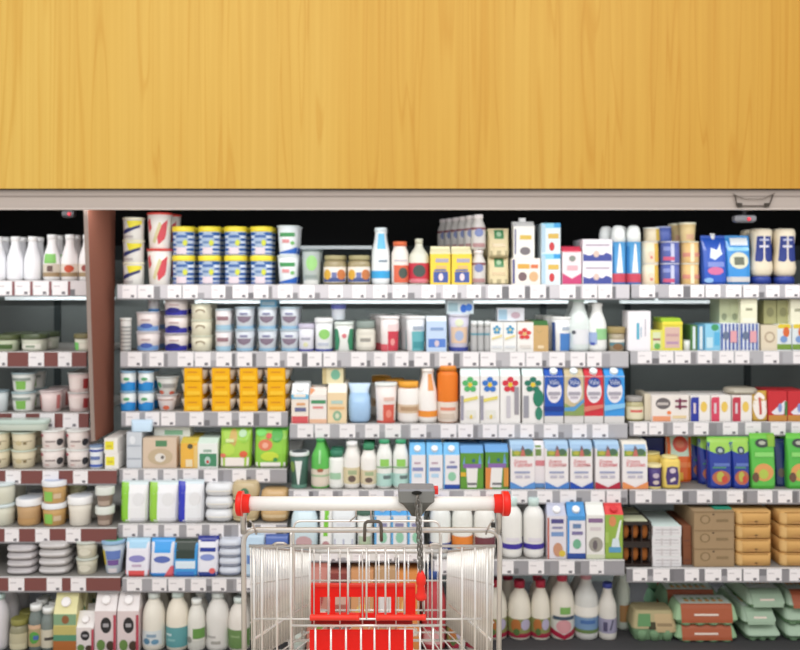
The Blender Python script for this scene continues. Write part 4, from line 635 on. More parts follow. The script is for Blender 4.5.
# ---------------- fifth shelf, main bay
gp = lambda c: [('p', [(.0, .02), (.34, .02), (.3, .95), (.0, .97)], c), ('e', .46, .4, .9, .72, 'e4e4e6'), (.4, .06, .95, .12, 'dcdce0')]
S('M5', 'pouch', 'cottage_cheese_pouch', 'pouch', 119, 147, 482, 'white pouch with apple green side, nearer the divider', k=3, kdx=.012, depth=.06, body='eeeef0', top='d8e6ea', art=gp('8ccc38'))
S('M5', 'pouch', 'cottage_cheese_pouch', 'pouch', 147, 177, 482, 'white pouch with apple green side, by the blue-sided pouch', k=3, kdx=.012, depth=.06, body='eeeef2', top='d8e6ea', art=gp('94cc3c'))
S('M5', 'pouch', 'cottage_cheese_pouch', 'pouch', 176, 203, 481, 'white pouch with deep blue side', k=3, kdx=.012, depth=.06, body='eceef2', top='d4e2ea', art=gp('2430b8'))
S('M5', 'pillow', 'cheese_pillow_pack', 'pack', 203, 233, 484, 'puffy white film pack', m=3, k=2, depth=.09, body='e4e6ea', art=[(.1, .4, .9, .5, 'f4f2ea')])
S('M5', 'pillow', 'cheese_pillow_pack', 'pack', 230, 259, 482, 'tan cheese pack with a green dot behind the trolley handle', m=2, depth=.08, body='c8b48c', art=[('e', .35, .3, .65, .7, '4c7c5c'), (.05, .1, .9, .2, 'dccca4')])
S('M5', 'pillow', 'cheese_pillow_pack', 'pack', 259, 289, 490, 'golden brown cheese pack behind the trolley handle', m=2, depth=.08, body='cdaa78', art=[(.1, .3, .9, .5, 'dcc49c')])
S('C5', 'bag', 'milk_bag', 'bag', 289, 318, 502, 'pale aqua milk bag seen above the basket rim', body='d4e8f0', top='c4dcec', k=2, depth=.07, art=[('e', .2, .04, .8, .3, 'c8a4a8')])
S('C5', 'pouch', 'milk_pouch', 'pouch', 319, 332, 503, 'white pouch with a bright green stripe seen above the basket', k=2, depth=.05, body='f0f0ee', art=[('p', [(.3, .3), (.66, .3), (.8, .96), (.4, .96)], '7cc83c'), ('e', .2, .05, .8, .2, 'b88c90')])
S('C5', 'pouch', 'milk_pouch', 'pouch', 331, 356, 503, 'broad white pouch with lilac foot above the basket', k=2, depth=.06, body='e9eef2', art=[(.1, .06, .9, .24, 'b8bcd0'), (.2, .5, .8, .56, 'd8dce4')])
S('C5', 'pot', 'cream_tub', 'tub', 356, 373, 512, 'white tub with dark green film next to blue-roofed cartons', body='eef0ec', lid='4c6c5c', taper=.9, k=2, lidh=.1, art=[(.1, .1, .9, .4, 'b4c4a8')])
S('C5', 'carton', 'milk_carton', 'carton', 374, 424, 503, 'blue-roofed carton seen over the basket rim', n=3, k=2, depth=.06, body='eceef2', gable='4ca4e4', gh=.26, cap='f4f6f8', anchor='the dark green film tub', art=[(.0, .0, .14, .72, '5cace4'), (.25, .5, .8, .58, '8c8cb0'), ('e', .3, .16, .8, .4, '94ccb0')])
S('D5', 'bottle', 'milk_bottle', 'bottle', 430, 452, 500, 'white bottle with a navy collar behind the chain', k=2, body='eef2f0', cap='2c3c98', neck=.66, sh=.66, rnd=True, caph=.14, art=[(.0, .1, 1, .3, '2c4898')])
S('D5', 'bottle', 'kefir_bottle', 'bottle', 452, 474, 502, 'white bottle with an orange band', k=2, body='eff0ea', cap='e8ece8', neck=.5, sh=.66, rnd=True, caph=.08, art=[(.0, .2, 1, .42, 'e88838'), (.1, .02, .9, .14, 'd8d0c4')])
S('D5', 'bottle', 'kefir_bottle', 'bottle', 474, 497, 502, 'white bottle with a dark maroon band and red cap', k=2, body='efeee9', cap='d83c44', neck=.46, sh=.66, rnd=True, caph=.08, art=[(.05, .22, .95, .4, '744048'), (.1, .04, .9, .14, 'd8ccc8')])
S('D5', 'bottle', 'milk_bottle', 'bottle', 502, 546, 500, 'round-shouldered white bottle with a violet belt', n=2, k=3, body='efeeea', cap='cfe4e0', neck=.46, sh=.66, rnd=True, caph=.12, anchor='the maroon banded bottle', art=[(.0, .18, 1, .28, '40349c'), (.2, .32, .8, .4, 'e0dce4')])
S('D5', 'carton', 'milk_carton', 'carton', 547, 567, 505, 'lilac white carton with a plate picture', k=3, depth=.06, body='e4e0e8', gable='c4c8dc', gh=.2, cap='f4f4f6', art=[(.0, .0, .1, .76, 'c06858'), (.2, .66, .85, .74, '54508c'), (.2, .42, .85, .5, '7c9ccc'), (.25, .56, .8, .6, '8c8cb0'), ('e', .3, .04, .8, .3, 'c89478'), ('e', .6, .04, .95, .16, 'd8c048')])
S('D5', 'carton', 'milk_carton', 'carton', 567, 586, 504, 'blue and white carton with a green seal, cap level', k=3, depth=.06, body='eae8f0', gable='4c98d8', gh=.22, cap='f4f6f6', art=[(.0, .0, .12, .78, '4494dc'), (.0, .7, 1, .78, '4c98d8'), (.0, .0, 1, .1, '30509c'), ('e', .3, .18, .76, .36, '74b090'), (.25, .44, .85, .5, '8078a4'), (.3, .56, .75, .64, '6c88b0')])
S('D5', 'carton', 'milk_carton', 'carton', 586, 605, 504, 'white carton with a purple word and cow picture', k=3, depth=.06, body='eae8e4', gable='eceeea', gh=.2, art=[(.1, .66, .9, .74, '8c6c94'), ('e', .12, .12, .9, .4, 'a09c94'), ('e', .34, .16, .6, .34, '6c6468'), (.2, .52, .8, .58, 'd8ccd0'), (.0, .0, 1, .08, 'd8dcc4')])
S('D5', 'carton', 'milk_carton', 'carton', 605, 624, 505, 'green carton with a glass picture and red roof', k=3, depth=.06, body='94b44c', gable='e04848', gh=.18, cap='d83038', art=[('p', [(.5, .3), (.8, .72), (.9, .72), (.7, .3)], 'e8ece4'), ('e', .2, .6, .6, .8, 'd88c5c'), ('p', [(.3, .14), (.84, .14), (.74, .38), (.4, .38)], 'd8e4ec'), (.2, .12, .86, .22, '5c9cc4'), (.0, .3, .2, .5, 'a8c464')])
S('N5', 'crate', 'egg_crate', 'egg box', 622, 652, 522, 'black see-through tray of brown eggs', m=2, k=2, depth=.1, col='2a211e')
S('N5', 'brick', 'egg_carton', 'egg box', 652, 682, 526, 'white printed egg carton', m=4, depth=.2, body='e4e2e4', mat='matte', top='d8e8e4', art=[(.06, .3, .94, .36, 'c4c0c4'), (.1, .6, .9, .68, 'b8b4b8'), (.3, .1, .36, .8, 'cfcacc'), (.6, .1, .66, .8, 'cfcacc')], jit=.3)
S('N5', 'brick', 'egg_carton', 'egg box', 683, 692, 526, 'russet carton side between white and kraft cartons', m=2, depth=.2, dy=.02, body='85543c', mat='matte', art=[(.2, .2, .8, .3, '744430')], jit=.3)
S('N5', 'brick', 'egg_carton', 'egg box', 693, 735, 511, 'grey-brown kraft egg carton', m=3, depth=.22, body='a58c6c', mat='matte', art=[('e', .14, .3, .4, .8, '86704f'), ('e', .18, .36, .36, .74, 'a58c6c'), (.55, .42, .85, .56, '8a7454'), (.0, .93, 1, 1, '8c7454'), (.45, .8, .5, .86, '3c3028')], jit=.3)
S('N5', 'brick', 'paper_leaflet', 'leaflet', 714, 732, 508, 'teal paper card on top of the kraft cartons', yb=511, body='2c8c74', depth=.12, mat='matte', dy=.02)
wd = [(.0, .9, 1, .97, 'a47438'), ('e', .5, .06, .6, .3, '5c3c1c'), (.0, .0, .16, .9, 'ddb476'), (.3, .1, .7, .2, 'c4945c')]
S('N5', 'pot', 'egg_carton', 'egg box', 735, 775, 511, 'honey-coloured pulp egg carton', m=4, depth=.16, body='d6a868', taper=.93, e=9, mat='matte', art=wd, jit=.3)
S('N5', 'pot', 'egg_carton', 'egg box', 779, 822, 511, 'honey-coloured pulp egg carton near the picture edge', m=4, depth=.16, body='d4a666', taper=.93, e=9, mat='matte', art=wd, jit=.3)
# ---------------- sixth shelf
S('M6', 'pouch', 'film_pack', 'pack', 124, 149, 540, 'white film pack with light blue top and red foot', k=2, depth=.05, lean=.1, body='e8e6f0', top='b4dcf4', art=[(.0, .0, 1, .16, 'dc5050'), (.0, .74, 1, .96, 'a8d4f0'), ('e', .15, .38, .85, .56, '8884c0'), (.3, .26, .7, .32, 'c0a8c0')])
S('M6', 'pouch', 'film_pack', 'pack', 149, 174, 540, 'vivid blue topped film pack with a white face', k=2, depth=.05, lean=.1, body='e4e4ee', top='38a0ec', art=[(.0, .62, 1, .97, '3ca0ec'), ('e', .15, .36, .85, .54, '5468b0'), (.0, .0, .7, .1, '3c8cd8'), ('p', [(.6, .0), (1, .0), (1, .26), (.9, .3)], 'd8606c')])
S('M6', 'pouch', 'film_pack', 'pack', 172, 198, 541, 'black and azure film pack', k=2, depth=.05, lean=.1, body='3c98d8', top='26382c', art=[(.1, .48, 1, .97, '24342a'), (.1, .22, .9, .42, 'd8e6f0'), (.0, .0, 1, .14, '3478c8')])
S('M6', 'pouch', 'film_pack', 'pack', 196, 218, 538, 'navy and white striped film pack', k=2, depth=.05, lean=.1, body='e8e8f2', top='1c2c90', art=[(.0, .86, 1, .97, '1c2c90'), (.0, .62, 1, .72, '1c3494'), ('e', .15, .4, .85, .56, '8090cc'), (.0, .0, 1, .12, '243c8c'), ('e', .6, .08, .9, .22, 'dc6060')])
S('M6', 'pillow', 'film_pack', 'pack', 217, 241, 540, 'ribbed white wrapped cup pack', m=4, k=2, depth=.08, body='cfd4e0', art=[(.05, .2, .95, .36, '8c94ac')])
S('M6', 'pouch', 'film_pack', 'pack', 242, 264, 535, 'light blue film pack seen through the basket side', k=2, depth=.05, body='b8d0e4', art=[(.2, .3, .8, .5, '5c7cb8')])
S('M6', 'pouch', 'film_pack', 'pack', 264, 288, 536, 'dark blue film pack seen through the basket side', k=2, depth=.05, body='4c68b0', art=[(.2, .3, .8, .6, 'd8d8e4'), ('e', .4, .1, .6, .24, 'c85c64')])
# ---------------- bottom deck (front row base about 15 px above the deck lip)
D = dict(dy=.05)
def DK(*a, **k): k.setdefault('dy', .05); return S('DK', *a, **k)
DK('bottle', 'milk_bottle', 'bottle', -16, 5, 596, 'pale aqua topped white bottle at the shelf end', k=3, body='dcd8dc', cap='cfe6e4', neck=.5, sh=.52, rnd=True, depth=.075)
DK('jar', 'pickle_jar', 'jar', 6, 26, 621, 'glass jar with an olive gold lid', k=2, body='a8a484', lid='8c8848', lidh=.18, art=[(.04, .06, .96, .7, 'c4bc9c'), (.1, .1, .9, .3, 'd8d0b0')])
DK('bottle', 'juice_bottle', 'bottle', 26, 41, 606, 'clear bottle with white lid and green label', k=2, body='84908c', cap='f0f2f0', neck=.72, sh=.66, mat='glass', caph=.12, art=[(.02, .12, .98, .56, 'b4a078'), ('e', .2, .2, .85, .5, '5ca04c'), (.1, .56, .9, .66, 'd8b494'), (.5, .3, .8, .4, '4c6cac')])
DK('bottle', 'juice_bottle', 'bottle', 38, 54, 609, 'clear bottle with white lid and pale label', k=2, body='8c9894', cap='eef0ee', neck=.7, sh=.66, mat='glass', caph=.12, art=[(.02, .1, .98, .58, 'd0c8b4'), (.4, .3, .9, .38, '4c4844')])
DK('bottle', 'juice_bottle', 'bottle', 37, 50, 598, 'small white lidded bottle standing behind two clear bottles', dy=.17, body='6c8480', cap='eef4f2', neck=.7, sh=.66, mat='glass', caph=.12)
DK('carton', 'juice_carton', 'carton', 53, 77, 591, 'pale yellow gable carton with green bands', k=3, kdx=.006, depth=.07, body='d8cc80', gable='e8e2ac', gh=.38, cap='f4f0f0', art=[(.0, .44, 1, .62, '86a884'), ('e', .36, .46, .68, .6, '94603c'), (.0, .28, 1, .42, 'c4b870'), (.0, .18, 1, .28, '5c9474'), (.0, .0, 1, .18, 'b46c38')])
art_cat = [('e', .28, .3, .78, .56, '2c2a2c'), (.4, .4, .66, .46, 'a8a4a8'), ('e', .1, .02, .5, .2, '6c8c4c'), ('e', .55, .02, .95, .18, '4c3c30'), (.88, .0, 1, .6, 'b84858')]
DK('carton', 'milk_carton', 'carton', 75, 94, 614, 'short cream-white gable carton with a round black seal', k=2, depth=.065, body='e8dedc', gable='f0ecea', gh=.36, cap='f4f0f0', art=art_cat)
DK('carton', 'milk_carton', 'carton', 94, 139, 590, 'tall pinkish gable carton with a round black seal', n=2, k=3, depth=.07, body='e2d2d2', gable='eee8e8', gh=.34, cap='f2eeee', anchor='the short cream-white carton', art=art_cat)
DK('bottle', 'milk_bottle', 'bottle', 139, 163, 595, 'milk bottle with a small blue berry label', k=3, body='e9e4d8', cap='dce4e0', neck=.46, sh=.52, rnd=True, base=.96, art=[(.05, .12, .9, .4, 'dadfe0'), ('e', .15, .14, .45, .26, '5c88a4'), ('e', .5, .14, .8, .24, '6c98b4'), (.3, .28, .7, .34, '90a8bc')])
DK('bottle', 'milk_bottle', 'bottle', 163, 187, 594, 'milk bottle with a wide teal label', k=3, body='ece4d4', cap='d4e4e0', neck=.46, sh=.52, rnd=True, base=.96, art=[(.0, .08, 1, .46, '62a0a4'), (.1, .3, .35, .34, 'c8dcdc'), (.15, .2, .5, .24, '8cbcbc')])
DK('bottle', 'milk_bottle', 'bottle', 185, 204, 601, 'small milk bottle with a green leaf label', k=2, body='e4e2da', cap='eef0ec', neck=.5, sh=.52, rnd=True, base=.96, art=[(.4, .28, .98, .5, '68964c'), (.1, .1, .9, .24, 'd0d0c8'), ('e', .05, .18, .35, .32, '94948c')])
DK('bottle', 'milk_bottle', 'bottle', 203, 228, 595, 'waisted off-white milk bottle with faint grey print', k=3, body='e2dfda', cap='d8dedc', neck=.46, sh=.52, rnd=True, waist=.94, base=.96, art=[(.3, .14, .7, .2, 'a8a49c'), (.1, .26, .5, .3, 'b4b0ac')])
DK('bottle', 'milk_bottle', 'bottle', 226, 249, 600, 'off-white milk bottle with moss green label', k=3, body='e6e0d8', cap='dce6e2', neck=.46, sh=.52, rnd=True, base=.96, art=[(.0, .06, 1, .46, '6c8c54'), (.2, .3, .6, .34, '94ac7c')])
red = [(.0, .06, 1, .42, '8c9058'), ('e', .1, .16, .5, .42, 'b4703c'), ('e', .5, .2, .9, .42, 'b8b0c8'), (.0, .06, 1, .14, 'a02c44'), ('e', .2, .1, .45, .24, '54703c')]
DK('bottle', 'milk_bottle', 'bottle', 484, 509, 582, 'red-capped milk bottle behind the trolley leg', k=1, dy=.14, body='e6e0d2', cap='b82c44', neck=.4, sh=.48, rnd=True, caph=.12, base=.96, art=red)
DK('bottle', 'milk_bottle', 'bottle', 509, 533, 583, 'fruit-label milk bottle with dark red cap', k=2, kdx=-.03, dy=.14, body='ebe5d6', cap='b02440', neck=.42, sh=.48, rnd=True, caph=.12, base=.96, art=red)
DK('bottle', 'milk_bottle', 'bottle', 532, 552, 582, 'slim fruit-label milk bottle with rose red cap', k=2, dy=.14, body='ebe5d6', cap='c02c48', neck=.46, sh=.48, rnd=True, caph=.12, base=.96, art=red)
DK('bottle', 'milk_bottle', 'bottle', 551, 577, 577, 'big red-capped bottle with pink label and green square', k=2, dy=.14, body='e9e3d6', cap='c43850', neck=.38, sh=.52, rnd=True, caph=.1, base=.96, art=[(.0, .1, 1, .4, 'd8d8d0'), ('e', .2, .12, .8, .36, 'd89ca0'), ('p', [(.0, .2), (.5, .1), (1, .2), (1, .1), (.5, .02), (.0, .1)], 'a82440'), (.35, .46, .75, .58, '80b060'), (.1, .36, .9, .42, '485868')])
DK('bottle', 'milk_bottle', 'bottle', 576, 601, 576, 'half-clear bottle with blue meadow label', k=2, dy=.14, body='d4d4d0', cap='c88c94', neck=.42, sh=.6, caph=.08, base=.96, art=[(.0, .12, 1, .38, '7898bc'), (.0, .12, 1, .18, '6c8450'), (.2, .28, .8, .34, '4c70a8'), (.0, .4, 1, .56, 'f0ece4')])
DK('bottle', 'milk_bottle', 'bottle', 600, 619, 585, 'small bottle with violet-blue cap and lavender label', k=1, dy=.14, body='dedad2', cap='4450a8', neck=.46, sh=.56, caph=.08, base=.96, art=[(.0, .14, 1, .42, 'a09cb4'), ('p', [(.5, .2), (.6, .2), (.75, .4), (.65, .4)], '5c5c70'), (.2, .18, .4, .36, '54506c')])
DK('bottle', 'juice_bottle', 'bottle', 617, 632, 574, 'pale mint bottle with an orange-brown label, set back', dy=.23, k=2, body='d4dcd0', cap='cfdad4', neck=.6, sh=.66, caph=.08, art=[(.2, .16, 1, .48, 'b88c5c')])
# behind the basket
for a, b, y, col, lc, ds in ((287, 306, 575, 'd8e0d8', '4c8c58', 'white bottle with a dark green leaf label behind the wire seat'),):
    DK('bottle', 'milk_bottle', 'bottle', a, b, y, ds, k=2, body=col, cap='e4e8e4', neck=.5, sh=.6, art=[('e', .1, .3, .9, .6, lc), (.1, .1, .9, .2, 'c4ccc0')])
DK('carton', 'juice_carton', 'carton', 306, 328, 566, 'pinkish berry carton behind the red flap', k=2, body='c88878', gable='b87468', gh=.2, depth=.065, art=[('e', .2, .5, .8, .8, 'b04848'), ('e', .3, .2, .8, .4, '88984c'), (.1, .42, .9, .5, 'ead8cc')])
DK('brick', 'juice_carton', 'carton', 328, 350, 573, 'brick red carton behind the red flap', k=2, body='b0685c', depth=.065, art=[(.1, .6, .9, .75, 'd8b0a0'), ('e', .2, .2, .8, .5, '8c8078'), (.0, .88, 1, 1, '8c4440')])
DK('brick', 'juice_carton', 'carton', 350, 374, 571, 'apricot carton behind the red flap', k=2, body='dca070', depth=.065, art=[('e', .2, .3, .8, .6, 'e8c468'), (.1, .7, .9, .82, 'eed8c4')])
DK('brick', 'juice_carton', 'carton', 374, 396, 569, 'sand-coloured carton with a white square behind the red flap', k=2, body='c8a078', depth=.065, art=[(.2, .4, .9, .75, 'eae4e4'), (.2, .3, .8, .38, '7474b0'), ('e', .1, .1, .5, .28, 'e8a050')])
DK('brick', 'juice_carton', 'carton', 396, 420, 573, 'orange carton behind the red flap', k=2, body='e49450', depth=.065, art=[('e', .2, .4, .8, .7, 'f0c078'), (.1, .2, .9, .3, 'e8dcd0')])
DK('bottle', 'milk_bottle', 'bottle', 421, 447, 574, 'crimson drink bottle beside the red chain plug', k=2, body='b83c44', cap='2c4888', neck=.5, sh=.6, art=[(.1, .1, .9, .3, 'd8a0a0')])
DK('bottle', 'milk_bottle', 'bottle', 447, 484, 584, 'fruit-label milk bottle behind the basket side wires', n=2, k=2, body='e4ded2', cap='b83048', neck=.42, sh=.48, caph=.12, anchor='the crimson drink bottle', art=red)
# egg boxes
def EGG(px, py, Y, wpx, dpth, hpx, zlift, desc, rot=0, **k):
    w, h = wpx * Y / F, hpx * Y / F
    parts = P_eggbox(w, dpth, h, **k); r = link('egg_box', parts[0][1], parts[0][2])
    for pn, mb, mt in parts[1:]: link(pn, mb, mt, r)
    r.location = (wx(px, Y), Y + dpth / 2, wz(660, 2.92) + .0006 + zlift); r.rotation_euler = (0, 0, math.radians(rot)); tag(r, desc, 'egg box', 'egg boxes on the bottom deck')
    return h
lb = ('e2efe6', 'ae5c3c')
EGG(655, 0, 3.07, 44, .11, 29, 0, 'small domed green egg box with a beige sleeve label', base='7c9c78', top='b8ac84', art=[(.5, .3, .98, .9, 'c8b088'), (.36, .4, .52, .64, '4c4a38'), (.1, .5, .4, .9, '6c9868'), (.55, .5, .9, .6, '9c8868')])
z1 = EGG(707, 0, 3.06, 62, .11, 16, 0, 'lower wide green egg box with a russet front label, under another', base='7ca47c', top='98b890', label=lb)
z2 = EGG(707, 0, 3.062, 64, .11, 20, z1 + .002, 'wide green egg box with eggs printed on its sheet, front top', base='86ae84', top='a4c49c', label=lb)
z3 = EGG(691, 0, 3.185, 58, .11, 18, 0, 'bottom green egg box of the second pile back', base='6c9474', top='8cb08c', label=lb)
z4 = EGG(691, 0, 3.185, 58, .11, 18, z3 + .002, 'top green egg box of the second pile back, sheet just visible', base='6c9474', top='8cb08c', label=lb)
z5 = EGG(680, 0, 3.31, 58, .11, 20, 0, 'bottom green egg box of the rearmost pile', base='5c9474', top='84b08c', label=lb)
z6 = EGG(680, 0, 3.31, 58, .11, 20, z5 + .002, 'middle green egg box of the rearmost pile', base='5c9474', top='84b08c', label=lb)
ang = dict(base='86a884', top='b4cab4')
en = dict(label=('eaf4f0', 'a0b8a0'), **ang)
y1 = EGG(764, 0, 3.06, 34, .27, 15, 0, 'narrow green egg box turned end-on at the foot of the pile', rot=1, **ang)
y2 = EGG(760, 0, 3.065, 34, .27, 16, y1 + .002, 'narrow pale green egg box turned end-on, second up', rot=1, **en)
EGG(767, 0, 3.07, 38, .27, 17, y1 + y2 + .004, 'narrow mint egg box with a pale strip on top of the end-on pile', rot=1, **en)
y1 = EGG(806, 0, 3.06, 38, .27, 15, 0, 'end-on green egg box by the picture edge, bottom', rot=1, **ang)
y2 = EGG(805, 0, 3.065, 38, .27, 15, y1 + .002, 'end-on green egg box by the picture edge, middle', rot=1, **ang)
EGG(808, 0, 3.07, 40, .27, 17, y1 + y2 + .004, 'end-on green egg box by the picture edge with russet side', rot=1, label=('d8e8e2', 'a85c40'), **ang)
# ------------------------------------------------------------------ display case
CX0, CX1 = -1.85, 1.85
case = empty('display_case', (0, BACK, 0), 'long open refrigerated display case under the wooden fascia', 'display case')
def rel(mb, o): 
    l = Vector(o.location); mb.v = [tuple(Vector(p) - l) for p in mb.v]; return mb
def part(nm, mb, mat, o): return link(nm, rel(mb, o), mat, o)
zHb, zHt = wz(209.3, 2.95), wz(190, 2.95)
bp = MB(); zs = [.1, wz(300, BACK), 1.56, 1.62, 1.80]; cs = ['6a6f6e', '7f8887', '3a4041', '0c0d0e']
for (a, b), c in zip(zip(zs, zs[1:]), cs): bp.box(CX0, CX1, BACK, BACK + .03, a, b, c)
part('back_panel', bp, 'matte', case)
for px in (58, 286, 543, 627, 747): x = wx(px, BACK); part('back_upright', MB().box(x - .012, x + .012, BACK - .012, BACK, .3, 1.62, '33393a'), 'matte', case)
part('air_grille', MB().box(CX0, CX1, 3.3, BACK, 1.795, 1.83, '0a0a0b'), 'dull', case)
cn = MB().box(CX0, CX1, 2.97, 3.3, 1.775, 1.83, '0b0b0c'); part('canopy', cn, 'dull', case)
part('base_plinth', MB().box(CX0, CX1, 2.99, BACK, 0, wz(695, 2.92) - .003, '2c2c2e'), 'matte', case)
part('deck_bumper', MB().box(CX0, CX1, 2.90, 2.99, .08, wz(695, 2.92) - .003, '303032'), 'matte', case)
hd = MB().box(CX0, CX1, 2.95, 2.975, zHb + .004, zHt, 'b9ada5').box(CX0, CX1, 2.946, 2.975, zHb - .001, zHb + .004, 'cfc4bc').box(CX0, CX1, 2.947, 2.952, zHt - .022, zHt - .018, '9a8f88')
part('header_rail', hd, 'print', case)
for s, x in (('a', CX0), ('b', CX1)):
    part('end_panel', MB().box(x - .03, x, 2.95, BACK + .03, 0, 1.83, '6c6a68'), 'matte', case)
part('rear_reflection_bar', MB().box(wx(296, 3.66), wx(372, 3.66), 3.64, 3.66, wz(249, 3.66), wz(246, 3.66), 'f4fbfa'), 'reflection', case)  # added glow bar in place of a bright reflection line
# shadow gap and wooden fascia above the case
zW = wz(188.5, 2.93)
struct('wall_back', rel_wall := MB().box(-3.2, 3.2, 2.93, 3.72, zW, 3.3, 'd8a850'), 'wood')
struct('trim_1', MB().box(-3.2, 3.2, 2.94, 3.7, zHt, zW, '2c2622'), 'matte')
struct('floor', MB().box(-3.2, 3.2, -1.6, 3.75, -.05, 0, 'cfc6b8'), 'tiles')
# wire bracket on the header
t = empty('price_sign_bracket', (wx(754, 2.94), 2.946, zHb + .02), 'dark wire sign holder clipped to the grey header rail', 'bracket')
A = lambda px, py, Y=2.942: (wx(px, Y), Y, wz(py, Y))
part('wire_loop', MB().tube(fillet([A(735, 195), A(737, 206), A(769, 206), A(773, 195)], .006), .0022, '5c544e', 6), 'matte', t)
part('wire_bow', MB().tube(fillet([A(733, 194), A(744, 199), A(764, 199), A(775, 193)], .01), .0016, '7c746c', 6), 'matte', t)
part('clip', MB().box(wx(738, 2.94), wx(742, 2.94), 2.938, 2.946, wz(207, 2.94), wz(203, 2.94), '4c4640').box(wx(765, 2.94), wx(769, 2.94), 2.938, 2.946, wz(207, 2.94), wz(203, 2.94), '4c4640'), 'matte', t)
for px, py, ds, wd_ in ((69, 214, 'small black sensor box with a red light beside the brown divider', 12), (744, 219, 'grey sensor box with a red light above the mayonnaise bottles', 22)):
    Y = 3.12; t = empty('sensor_box', (wx(px, Y), Y, wz(py, Y)), ds, 'sensor')
    x, z = wx(px, Y), wz(py, Y); w = wd_ * Y / F / 2; zc = 1.7745
    part('housing', MB().rings([Form([(0, w, .012, 0), (.004, w * 1.05, .014, 0)], None, .003).ring(q) for q in ((0, w * .8, .010, 0), (.006, w, .014, 0), (.020, w, .014, 0), (.024, w * .85, .012, 0))], ['3c3c40' if px < 100 else '5c5c60']), 'print', t)
    t.children[-1].location = (0, 0, -.012)
    for v in t.children[-1].data.vertices: v.co += Vector(t.location)
    part('stem', MB().box(x - .006, x + .006, Y - .006, Y + .006, z + .010, zc, '1a1a1c'), 'matte', t)
    c = MB(); rr = [[(x + w * .3 + .007 * q * math.cos(6.2832 * k / 12), Y - .0135 - o, z - .001 + .007 * q * math.sin(6.2832 * k / 12)) for k in range(12)] for o, q in ((0, 1), (.003, .9), (.005, .5))]
    part('red_lens', c.rings(rr, ['d83848']), 'print', t)
# brown divider between the bays
dx = wx(87, 3.0); zt, zb_ = 1.772, wz(441, 3.08)
t = empty('divider_panel', (dx, 3.1, zb_), 'brown upright divider panel between the two shelf bays', 'divider')
def slab(x0, x1, ya, yb2, col, mb=None):
    mb = mb or MB(); (yft, yfb), (ybt, ybb) = ya, yb2
    b = mb.add([(x0, yfb, zb_), (x1, yfb, zb_), (x1, ybb, zb_), (x0, ybb, zb_), (x0, yft, zt), (x1, yft, zt), (x1, ybt, zt), (x0, ybt, zt)])
    for q in ((3, 2, 1, 0), (4, 5, 6, 7), (0, 1, 5, 4), (1, 2, 6, 5), (2, 3, 7, 6), (3, 0, 4, 7)): mb.face([b + i for i in q], lin(col))
    return mb
part('board', slab(dx - .012, dx, (3.0, 3.08), (3.30, 3.28), '8a5848'), 'matte', t)
part('metal_edge', slab(dx - .0125, dx + .0005, (2.996, 3.076), (3.0, 3.08), '9c8c84'), 'print', t)

# ------------------------------------------------------------------ shopping trolley
YH, YG = 1.90, 1.97
cart = empty('shopping_trolley', (wx(371.5, YG), YG, 0), 'empty wire shopping trolley with white handle and red flap before the dairy shelves', 'shopping trolley')
def cp(nm, mb, mat='chrome', par=None):
    l = Vector(cart.location); mb.v = [tuple(Vector(p) - l) for p in mb.v]; return link(nm, mb, mat, par or cart)
G = lambda px, py, Y=YG: Vector((wx(px, Y), Y, wz(py, Y)))
W1, W2, STEEL = 'f6f4f1', 'e4e0dc', 'b8b2ac'
def cyl(m, x0, x1, Y, z, prof, col, n=18):
    """turned shape along X: prof = [(fraction, radius)]"""
    rr = [[(x0 + (x1 - x0) * f, Y + r * math.cos(6.2832 * k / n), z + r * math.sin(6.2832 * k / n)) for k in range(n)] for f, r in prof]
    m.rings(rr, [col], True); m.sm[-1] = m.sm[-2] = False; return m
zh = wz(503.5, YH); s = YH / F
cp('handle', cyl(MB(), wx(246, YH), wx(498, YH), YH, zh, [(0, 7 * s), (1, 7 * s)], 'f8f6f2'), 'print')
for a, b in ((250, 236.5), (494, 510)):
    m = cyl(MB(), wx(a, YH), wx(b, YH), YH, zh, [(0, 8.2 * s), (.02, 9.2 * s), (.5, 9.4 * s), (.52, 11 * s), (.62, 12.4 * s), (.9, 12.2 * s), (1, 9.5 * s)], 'ee2417')
    o = cp('handle_end_cap', m, 'print'); q = cyl(MB(), wx(a + (b - a) * .50, YH), wx(a + (b - a) * .56, YH), YH, zh, [(0, 9.5 * s), (0.3, 12.7 * s), (.7, 12.7 * s), (1, 10 * s)], 'f8685c')
    cp('rib', q, 'print', o)
# coin lock, slot, chain and plug
def lp(ring): return [(x, y, z) for x, y, z in ring]
m = MB(); cx = wx(416, YH)
def rr_(px0, px1, py, hd): return [(wx((px0 + px1) / 2, YH) + x, YH - .002 + y, wz(py, YH)) for x, y, _ in Form([(0, 1, 1, 0), (1, 1, 1, 0)], None, .006).ring((0, (px1 - px0) / 2 * s, hd, 0))]
m.rings([rr_(411, 422, 514, .016), rr_(409, 424, 510, .020), rr_(403, 430, 502, .026), rr_(398.5, 434, 499, .028), rr_(398, 434.5, 488, .028), rr_(399, 433.5, 486, .026)], ['55554f', '5c5c58', '63635f', '7c7c79', '86868a', '86868a'])
lock = cp('coin_lock', m, 'print')
e = [[(wx(416.5, YH) + .011 * q * math.cos(6.2832 * k / 16), YH - .0305 - o, wz(489.3, YH) + .0042 * q * math.sin(6.2832 * k / 16)) for k in range(16)] for o, q in ((0, 1), (.002, .92))]
cp('coin_slot', MB().rings(e, ['141410']), 'print', lock)
cp('keyhole_plate', MB().box(wx(416, YH), wx(422, YH), YH - .031, YH - .028, wz(511, YH), wz(500, YH), '8c8c86'), 'print', lock)
cp('release_key', MB().box(wx(433, YH), wx(438, YH), YH - .012, YH + .012, wz(493, YH), wz(487, YH), 'e83430'), 'print', lock)
m = MB(); n = 17; Yc = 1.858
